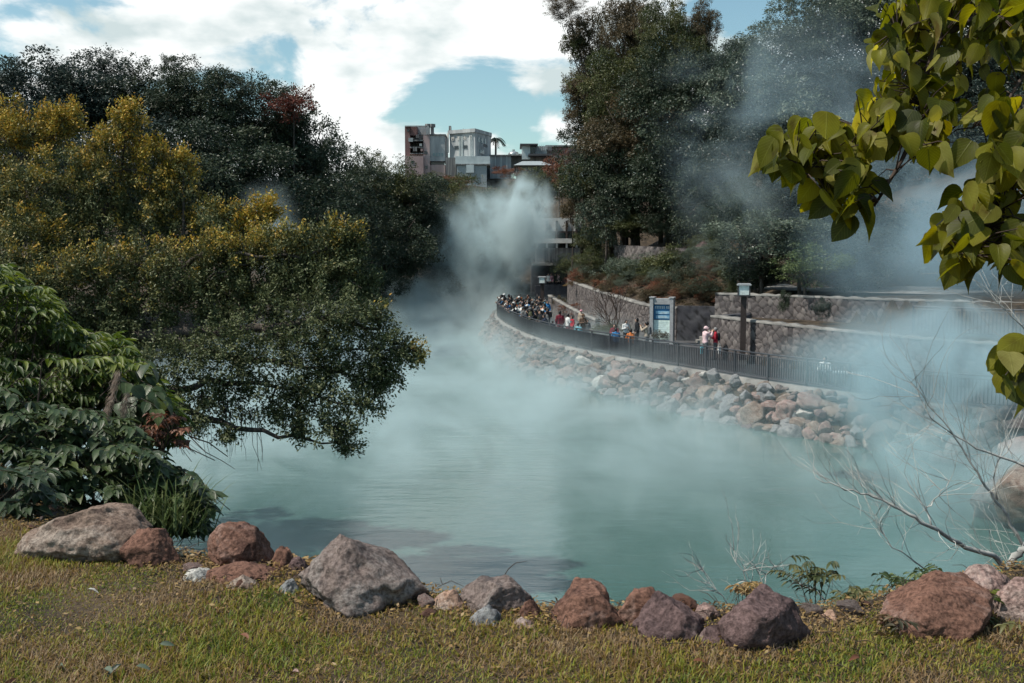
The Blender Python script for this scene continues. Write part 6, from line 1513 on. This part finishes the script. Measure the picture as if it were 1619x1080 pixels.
def joints(pose):
    V = Vector; J = {}
    J['pel'] = V((0, 0, .92)); lean = 0.0
    if pose == 'lean': J['pel'] = V((0, -.16, .90)); lean = .34
    if pose in ('sit', 'crouch'): J['pel'] = V((0, -.05, .50 if pose == 'sit' else .34)); lean = .12 if pose == 'sit' else .30
    up = V((0, math.sin(lean), math.cos(lean))); fw = V((0, math.cos(lean), -math.sin(lean)))
    J['chest'] = J['pel'] + up * .34; J['neck'] = J['pel'] + up * .53; J['head'] = J['neck'] + V((0, .03 + .05 * lean, .135))
    for s, k in ((-1, 'l'), (1, 'r')):
        J['hip' + k] = J['pel'] + V((s * .085, 0, -.03))
        if pose == 'sit': J['knee' + k] = J['hip' + k] + V((s * .04, .42, .0)); J['ank' + k] = V((s * .13, .40, .08))
        elif pose == 'crouch': J['knee' + k] = J['hip' + k] + V((s * .06, .36, .12)); J['ank' + k] = V((s * .13, .14, .08))
        else: J['knee' + k] = V((s * .10, .03, .49)); J['ank' + k] = V((s * .11, 0 if s > 0 else .05, .08))
        J['sho' + k] = J['neck'] + V((s * .175, 0, -.07))
        if pose == 'stand': J['elb' + k] = J['sho' + k] + V((s * .07, -.02, -.27)); J['wri' + k] = J['elb' + k] + V((s * -.03, .14, -.20))
        elif pose == 'photo': J['elb' + k] = J['sho' + k] + V((s * .03, .20, -.15)); J['wri' + k] = J['elb' + k] + V((-s * .12, .13, .20))
        elif pose == 'hold': J['elb' + k] = J['sho' + k] + V((s * .07, .02, -.26)); J['wri' + k] = J['elb' + k] + V((-s * .15, .20, .07))
        elif pose == 'lean': J['elb' + k] = J['sho' + k] + V((s * .06, .16, -.20)); J['wri' + k] = J['elb' + k] + V((-s * .12, .20, .03))
        else: J['elb' + k] = J['sho' + k] + V((s * .07, .10, -.24)); J['wri' + k] = J['elb' + k] + V((-s * .12, .20, .04))
    J['up'] = up
    return J
def person_meshes(pose):
    J = joints(pose); V = Vector; mb = MB(); up = J['up']
    def torso(m, g):
        for s in (-1, 1): caps(m, [(J['pel'] + V((s * .06, 0, 0)), .105 + g), (J['pel'].lerp(J['chest'], .45) + V((s * .05, 0, 0)), .095 + g), (J['chest'] + V((s * .07, 0, .02)), .105 + g), (J['neck'] + V((s * .10, 0, -.08)), .07 + g)])
    torso(mb, 0)
    caps(mb, [(J['neck'] + up * -.06, .060), (J['neck'] + up * .05, .052)])
    mb.ball(J['head'], .095, 16, 12, (.82, 1.0, 1.22)); mb.ball(J['head'] + V((0, .045, -.075)), .050, 10, 8, (.95, .9, .8))            # skull, jaw
    mb.ball(J['head'] + V((0, .105, -.018)), .016, 8, 6, (.8, 1, 1.3))                                                    # nose
    mb.ball(J['head'] + V((0, .088, -.062)), .020, 8, 6, (1.2, .6, .5))                                                   # mouth
    for s in (-1, 1):
        mb.ball(J['head'] + V((s * .078, -.005, -.01)), .024, 8, 6, (.4, .8, 1.2)); mb.ball(J['head'] + V((s * .032, .082, .012)), .014, 8, 6, (1.2, .7, .7))
    for k, s in (('l', -1), ('r', 1)):
        caps(mb, [(J['hip' + k], .088), (J['hip' + k].lerp(J['knee' + k], .5), .074), (J['knee' + k], .054)]); caps(mb, [(J['knee' + k], .054), (J['knee' + k].lerp(J['ank' + k], .35), .054), (J['ank' + k], .036)])
        caps(mb, [(J['ank' + k] + V((0, -.03, -.04)), .036), (J['ank' + k] + V((0, .13, -.05)), .030)])
        caps(mb, [(J['sho' + k], .055), (J['elb' + k], .040)]); caps(mb, [(J['elb' + k], .040), (J['wri' + k], .027)])
        d = (J['wri' + k] - J['elb' + k]).normalized(); sd = d.cross(V((0, 0, 1))); sd = sd.normalized() if sd.length > .1 else V((1, 0, 0)); nn = d.cross(sd)
        pc = J['wri' + k] + d * .045
        for q in (-1, 0, 1): caps(mb, [(J['wri' + k] + sd * q * .012, .017), (pc + d * .03 + sd * q * .022, .015)], 8)
        for q, l in ((-1.5, .062), (-.5, .074), (.5, .070), (1.5, .055)):
            b_ = pc + d * .035 + sd * q * .019; caps(mb, [(b_, .0090), (b_ + d * l * .5 - nn * .006, .0085), (b_ + d * l * .85 - nn * .03, .0075)], 6)
        b_ = pc - d * .01 - sd * s * .034; caps(mb, [(b_, .011), (b_ + d * .03 - sd * s * .018 - nn * .008, .0095), (b_ + d * .055 - sd * s * .02 - nn * .02, .0085)], 6)
    M = {'body': fused(mb, 'body', .0095)}
    jk = MB(); torso(jk, .022); 
    for k in 'lr': caps(jk, [(J['sho' + k], .074), (J['elb' + k], .060), (J['wri' + k] * .93 + J['elb' + k] * .07, .046)])
    caps(jk, [(J['neck'] + up * -.05, .082), (J['neck'] + up * .01, .070)])
    M['jacket'] = fused(jk, 'jacket', .016)
    tr = MB()
    caps(tr, [(J['hipl'], .112), (J['hipr'], .112)])
    for k in 'lr': caps(tr, [(J['hip' + k], .105), (J['knee' + k], .076), (J['ank' + k] + V((0, 0, .03)), .062)])
    M['trousers'] = fused(tr, 'trousers', .016)
    sh = MB()
    for k in 'lr': caps(sh, [(J['ank' + k] + V((0, -.04, -.035)), .046), (J['ank' + k] + V((0, .15, -.045)), .038)])
    M['shoes'] = fused(sh, 'shoes', .016)
    h = MB(); h.ball(J['head'] + V((0, -.018, .022)), .107, 14, 10, (.88, .98, 1.14)); M['hair'] = fused(h, 'hair', .014)
    hl = MB(); hl.ball(J['head'] + V((0, -.020, .022)), .108, 14, 10, (.90, .98, 1.14)); caps(hl, [(J['head'] + V((0, -.06, -.03)), .085), (J['neck'] + V((0, -.09, -.10)), .06)]); M['long_hair'] = fused(hl, 'long_hair', .014)
    ht = MB(); ht.ball(J['head'] + V((0, -.012, .045)), .118, 14, 10, (.9, 1, .95)); ht.tube([J['head'] + V((0, .03, .045)), J['head'] + V((0, .03, .062))], [.135, .115], 14); M['hat'] = fused(ht, 'hat', .012)
    bp = MB(); q = J['chest'] - V((0, .17, .02)); caps(bp, [(q + V((-.07, 0, -.14)), .085), (q + V((.07, 0, -.14)), .085), (q + V((.06, .01, .13)), .075), (q + V((-.06, .01, .13)), .075), (q + V((-.07, 0, -.14)), .085)]); M['backpack'] = fused(bp, 'backpack', .018)
    ph = MB(); q = (J['wril'] + J['wrir']) / 2 + V((0, .09, .02)); ph.box(q, (.15, .012, .075)); M['phone'] = ph.mesh('phone'); M['phone'].materials.append(None)
    return M
PM = {k: person_meshes(k) for k in ('stand', 'photo', 'hold', 'lean', 'sit', 'crouch')}
plain('skin', (0.42, 0.26, 0.19), rough=.5); plain('hair_black', (.012, .011, .012), rough=.5); plain('hair_grey', (.22, .22, .22), rough=.6)
CL = {'black': (.018, .020, .024), 'navy': (.02, .028, .055), 'grey': (.13, .135, .14), 'white': (.62, .63, .62), 'blue': (.03, .16, .36), 'cyan': (.16, .42, .48), 'orange': (.55, .17, .05), 'red': (.42, .03, .05), 'maroon': (.16, .02, .035),
      'pink': (.62, .30, .36), 'pale pink': (.66, .48, .50), 'beige': (.40, .33, .26), 'brown': (.12, .075, .05), 'olive': (.07, .075, .045), 'teal': (.04, .14, .15), 'peach': (.60, .33, .22)}
for k, v in CL.items(): plain('cloth_' + k, v, rough=.85, spec=.15)
def person(label, x, y, rz, pose='stand', h=1.65, jacket='black', trousers='black', hair='hair', hat=None, pack=None, phone=False, group='people on the walkway', z=WALK, haircol='hair_black'):
    t = thing('person', label, 'person', (x, y, z), rz, group); s = h / 1.66; t.scale = (s, s, s); M = PM[pose]
    def put(nm, key, mt, par=t):
        o = bpy.data.objects.new(nm, M[key]); COL.objects.link(o); o.parent = par; o.material_slots[0].link = 'OBJECT'; o.material_slots[0].material = MAT[mt]; return o
    put('body', 'body', 'skin'); put('jacket', 'jacket', 'cloth_' + jacket); put('trousers', 'trousers', 'cloth_' + trousers); put('shoes', 'shoes', 'cloth_black' if trousers != 'white' else 'cloth_grey')
    put('hair', hair, haircol)
    if hat: put('hat', 'hat', 'cloth_' + hat)
    if pack: put('backpack', 'backpack', 'cloth_' + pack)
    if phone: put('phone', 'phone', 'cloth_black')
    return t
def P_at(px, d): return S(px, d), d
# named people
lst = [
 (1116.5, 50.0, 'photo', 'pale pink', 'grey', 'hair', 'pale pink', None, 1.66, R(-70), 'person in a pale pink top and hood holding up a phone'),
 (1132.5, 50.2, 'hold', 'red', 'grey', 'hair', None, 'black', 1.60, R(75), 'grey-haired person in a bright red jacket with a black backpack'),
 (1308, 41.6, 'crouch', 'white', 'black', 'hair', None, 'black', 1.65, R(150), 'person in black and white crouching by the long stone wall beside the bench'),
 (972, 58.5, 'sit', 'maroon', 'black', 'long_hair', None, None, 1.62, R(170), 'person with dark hair in maroon sitting left of the one in blue'),
 (974.5, 55.6, 'sit', 'blue', 'black', 'hair', None, None, 1.58, R(10), 'person in a bright blue jacket seated just behind the railing'),
 (990, 57.6, 'hold', 'white', 'black', 'long_hair', None, None, 1.50, R(200), 'person in a white top facing the one in orange'),
 (998, 54.6, 'sit', 'orange', 'black', 'hair', None, None, 1.62, R(20), 'person in a bright orange jacket crouched behind the railing'),
 (1008, 57.2, 'stand', 'black', 'black', 'hair', None, None, 1.62, R(100), 'person in black standing between the orange jacket and the grey-beige coat'),
 (1023.5, 53.6, 'photo', 'beige', 'grey', 'hair', None, 'grey', 1.66, R(60), 'person in a mottled grey-beige coat raising their arms left of the notice board'),
 (885.5, 62.6, 'stand', 'maroon', 'maroon', 'hair', None, None, 1.72, R(10), 'person with black hair in a long dark red coat, head above the others'),
 (898, 62.4, 'hold', 'white', 'maroon', 'hair', None, None, 1.55, R(-60), 'person in white beside the long dark red coat'),
 (905, 63.6, 'stand', 'red', 'maroon', 'hair', None, None, 1.35, R(120), 'shorter person in dull red right of the person in white'),
 (919, 69.5, 'stand', 'beige', 'white', 'hair', 'pink', None, 1.40, R(160), 'child in a pink hat in front of the curved stone wall'),
 (922, 61.0, 'hold', 'brown', 'grey', 'hair', 'brown', None, 1.62, R(200), 'person in a brown hat and brown jacket leaning over a pale blue bag'),
 (929, 61.6, 'stand', 'grey', 'grey', 'hair', None, None, 1.25, R(180), 'small person in grey right of the brown hat'),
 (914.5, 60.4, 'sit', 'cyan', 'grey', 'hair', None, None, 1.50, R(0), 'person in pale cyan bent low behind the railing, left of the brown hat'),
 (874, 62.0, 'stand', 'navy', 'grey', 'hair', None, None, 1.15, R(20), 'child in navy left of the long dark red coat'),
 (859, 70.5, 'hold', 'peach', 'teal', 'hair', None, 'cyan', 1.70, R(200), 'person in a peach top with a pale cyan bag below the far lantern post'),
 (857, 64.0, 'lean', 'olive', 'black', 'hair', None, 'pink', 1.62, R(20), 'person in dark olive with a pink bag at the railing below the peach top'),
 (862, 78.5, 'stand', 'cyan', 'navy', 'hair', 'grey', None, 1.66, R(-150), 'person in pale blue with a grey cap right of the far lantern post'),
 (850, 80.0, 'stand', 'white', 'black', 'hair', None, None, 1.66, R(150), 'person in a white jacket left of the far lantern post'),
]
for (px, d, pose, jk, tr, hr, hat, pk, h_, rz, lab) in lst:
    x, y = P_at(px, d); person(lab, x, y, rz, pose, h_, jk, tr, hr, hat, pk, phone=(pose == 'photo'), haircol='hair_grey' if 'grey-haired' in lab else 'hair_black')
for i, (px, c) in enumerate([(867, 'white'), (871, 'pink'), (878, 'black'), (882, 'pale pink'), (885, 'black')]):
    x, y = P_at(px, 99.5); person(f'far figure in {c} ' + ['at the left end of the group on the dark terrace', 'second from the lantern on the dark terrace', 'in the middle of the group on the dark terrace', 'right of the middle on the dark terrace', 'at the right end of the group on the dark terrace'][i], x, y, R(170), 'stand', 1.6, c, 'black', z=Zp(460, 99.5) + .1, group='people on the dark terrace')
# the crowd along the far railing
rq = random.Random(8)
cols = ['black', 'black', 'navy', 'black', 'grey', 'black', 'black', 'teal', 'pale pink', 'black', 'blue', 'brown', 'black', 'grey', 'brown', 'black', 'white', 'navy', 'olive', 'black', 'black', 'orange']
s0_, s1_ = None, None
dd = np.hypot(FENCE[:, 0], FENCE[:, 1]); pxs = 809.5 + F * FENCE[:, 0] / FENCE[:, 1]
cand_s = [fs_[i] for i in range(len(FENCE)) if 62 < dd[i] < 90]
sa, sb_ = min(cand_s), max(cand_s); seen = {}; crowd_n = 0
for row in range(5):
    off = (.36, 1.05, 1.8, 2.6, 3.5)[row]
    s_ = sa + rq.uniform(0, .6) + (0 if row < 2 else 4 if row == 2 else 7)
    while s_ < sb_:
        x, y = frail(s_, off + rq.uniform(-.12, .25)); a = fdir(s_)
        px = 809.5 + F * x / y; toward = math.atan2(-np.interp(s_, fs_, nrm[:, 1]), -np.interp(s_, fs_, nrm[:, 0])) - math.pi / 2
        if 778 < px < 868:
            jk = cols[rq.randrange(len(cols))]; pose = rq.choice(['lean', 'lean', 'photo', 'stand']) if row == 0 else rq.choice(['stand', 'hold', 'photo', 'stand'])
            hat = rq.choice([None, None, None, None, None, None, 'black', 'black', 'white', 'grey']); pk = rq.choice([None, None, 'black', 'navy', 'grey']); hr = rq.choice(['hair', 'hair', 'long_hair'])
            posw = {'lean': 'leaning', 'photo': 'raising phone', 'stand': 'upright', 'hold': 'looking down'}[pose]
            zone_ = 'far tip of crowd' if px < 800 else 'left part of the crowd' if px < 822 else 'middle of the crowd' if px < 842 else 'crowd near the far lantern'
            rw = ['at the railing', 'second row', 'third row', 'fourth row', 'back row'][row]
            lab = f'person in {jk}' + (f', {hat} cap' if hat else '') + (f', {pk} backpack' if pk else '') + f', {posw}, {rw}, {zone_}'
            person(lab, x, y, toward + rq.uniform(-.5, .5) if row < 2 else rq.uniform(0, 6.28), pose, rq.uniform(1.52, 1.76), jk, rq.choice(['black', 'navy', 'grey', 'black']), hr, hat, pk, phone=pose == 'photo', group='crowd at the far railing'); crowd_n += 1
        s_ += rq.uniform(.62, 1.05) * (1 + .18 * row)
print('crowd', crowd_n)
# bags by the pink pair
for px, c, lab in ((1111, 'cyan', 'pale green-white bag on the ground left of the pale pink top'), (1139, 'white', 'white bag at the feet of the person with the red jacket')):
    x, y = P_at(px, 49.6); o = MB().box((0, 0, .55), (.14, .10, .34)).tube([(-.05, 0, .72), (-.04, 0, .86), (.04, 0, .86), (.05, 0, .72)], .008, 5).build('bag', MAT['cloth_' + c]); o.location = (x, y, WALK); o.rotation_euler.z = .3
    tag(o, lab, 'bag')

# ------------------------------------------------------------------ steam and haze
def steam(name, label, c, half, dens, col=(0.76, 0.92, 0.95), nscale=0.16, lo=0.42, hi=0.72, shape='ball', zpow=1.5, seed=0.0, emit=0.0, warp=0.9, step=None, stretch=(1, 1, 1), aniso=0.1, edge=0.35):
    m, N, L = newmat('steam_' + name + str(seed))
    out = N.new('ShaderNodeOutputMaterial'); v = N.new('ShaderNodeVolumePrincipled'); L.new(v.outputs[0], out.inputs['Volume'])
    v.inputs['Color'].default_value = c4(col); v.inputs['Anisotropy'].default_value = aniso
    t = N.new('ShaderNodeTexCoord'); ma = N.new('ShaderNodeMapping'); ma.inputs['Location'].default_value = (seed * 3.1, seed * 1.7, seed); ma.inputs['Scale'].default_value = stretch; L.new(t.outputs['Object'], ma.inputs[0])
    no = N.new('ShaderNodeTexNoise'); no.inputs['Scale'].default_value = nscale; no.inputs['Detail'].default_value = 5; no.inputs['Roughness'].default_value = 0.55; no.inputs['Distortion'].default_value = warp; L.new(ma.outputs[0], no.inputs[0])
    mr = N.new('ShaderNodeMapRange'); mr.interpolation_type = 'SMOOTHSTEP'; mr.inputs[1].default_value = lo; mr.inputs[2].default_value = hi; L.new(no.outputs[0], mr.inputs[0])
    sc_ = N.new('ShaderNodeVectorMath'); sc_.operation = 'MULTIPLY'; sc_.inputs[1].default_value = (1 / half[0], 1 / half[1], 1 / half[2]); L.new(t.outputs['Object'], sc_.inputs[0])
    if shape == 'ball':
        ln = N.new('ShaderNodeVectorMath'); ln.operation = 'LENGTH'; L.new(sc_.outputs[0], ln.inputs[0])
        f = N.new('ShaderNodeMapRange'); f.interpolation_type = 'SMOOTHSTEP'; f.inputs[1].default_value = 1.0; f.inputs[2].default_value = edge; L.new(ln.outputs['Value'], f.inputs[0]); fac = f.outputs[0]
    else:
        sp = N.new('ShaderNodeSeparateXYZ'); L.new(sc_.outputs[0], sp.inputs[0])
        def edge1(o, e):
            a = N.new('ShaderNodeMath'); a.operation = 'ABSOLUTE'; L.new(o, a.inputs[0]); f = N.new('ShaderNodeMapRange'); f.interpolation_type = 'SMOOTHSTEP'; f.inputs[1].default_value = 1.0; f.inputs[2].default_value = 1 - e; L.new(a.outputs[0], f.inputs[0]); return f.outputs[0]
        ex = edge1(sp.outputs[0], .3); ey = edge1(sp.outputs[1], .3)
        z1 = N.new('ShaderNodeMapRange'); z1.inputs[1].default_value = 1.0; z1.inputs[2].default_value = -1.0; L.new(sp.outputs[2], z1.inputs[0])
        zp = N.new('ShaderNodeMath'); zp.operation = 'POWER'; zp.inputs[1].default_value = zpow; L.new(z1.outputs[0], zp.inputs[0])
        m1 = N.new('ShaderNodeMath'); m1.operation = 'MULTIPLY'; L.new(ex, m1.inputs[0]); L.new(ey, m1.inputs[1]); m2 = N.new('ShaderNodeMath'); m2.operation = 'MULTIPLY'; L.new(m1.outputs[0], m2.inputs[0]); L.new(zp.outputs[0], m2.inputs[1]); fac = m2.outputs[0]
    mu = N.new('ShaderNodeMath'); mu.operation = 'MULTIPLY'; L.new(mr.outputs[0], mu.inputs[0]); L.new(fac, mu.inputs[1])
    md = N.new('ShaderNodeMath'); md.operation = 'MULTIPLY'; md.inputs[1].default_value = dens; L.new(mu.outputs[0], md.inputs[0]); L.new(md.outputs[0], v.inputs['Density'])
    mb = MB()
    if shape == 'ball': mb.ball((0, 0, 0), 1.0, 20, 12, half)
    else: mb.box((0, 0, 0), tuple(2 * h for h in half))
    o = mb.build(name, m); o.location = c; tag(o, label, kind='stuff')
    return o
def plume(name, px, py, Y, rx, ry, rz, dens, **kw):
    p = at(px, py, Y); return steam(name, None, p, (rx / F * Y, ry, rz / F * Y), dens, **kw)
# low mist lying on the water
steam('mist', None, (-5, 70, WATER + 1.62), (15.5, 50, 1.60), 0.24, nscale=0.22, lo=0.40, hi=0.66, shape='box', zpow=1.3, seed=1, stretch=(1, .7, 1.6), warp=1.5)
steam('mist', None, (-1.5, 33, WATER + 1.32), (14, 17, 1.30), 0.10, nscale=0.26, lo=0.42, hi=0.68, shape='box', zpow=1.5, seed=7, stretch=(1, .8, 1.5), warp=1.5)
plume('steam', 828, 350, 101, 66, 7, 88, 1.0, col=(.78,.94,.97), nscale=0.30, lo=0.38, hi=0.66, seed=2, stretch=(1, 1, .75), warp=1.6)
plume('steam', 765, 395, 104, 110, 8, 112, 0.55, col=(.74,.92,.96), nscale=0.26, lo=0.40, hi=0.66, seed=12, stretch=(1, 1, .8), warp=1.8)
plume('steam', 700, 475, 97, 150, 14, 60, 0.20, nscale=0.22, lo=0.38, hi=0.68, seed=3, warp=1.5)
plume('steam', 1500, 400, 50, 270, 6, 220, 0.26, col=(.56,.78,.90), nscale=0.15, lo=0.32, hi=0.70, seed=4, warp=1.3)
plume('steam', 1470, 600, 33, 320, 4, 115, 0.72, col=(.60,.82,.89), nscale=0.28, lo=0.37, hi=0.66, seed=5, warp=1.3)
plume('steam', 1250, 200, 60, 260, 5, 220, 0.095, col=(.62,.82,.92), nscale=0.16, lo=0.40, hi=0.66, seed=6, warp=1.5)
plume('steam', 1480, 740, 27, 300, 5, 110, 0.45, col=(.66,.88,.92), nscale=0.27, lo=0.38, hi=0.68, seed=8, warp=1.3)
plume('steam', 1490, 525, 41, 230, 3, 75, 0.55, col=(.60,.80,.88), nscale=0.30, lo=0.36, hi=0.66, seed=11, warp=1.2)
plume('steam', 425, 360, 50, 55, 4, 90, 0.14, nscale=0.25, lo=0.40, hi=0.66, seed=9)
plume('steam', 1150, 330, 55, 110, 4, 130, 0.09, nscale=0.20, lo=0.42, hi=0.66, seed=10, warp=1.4)
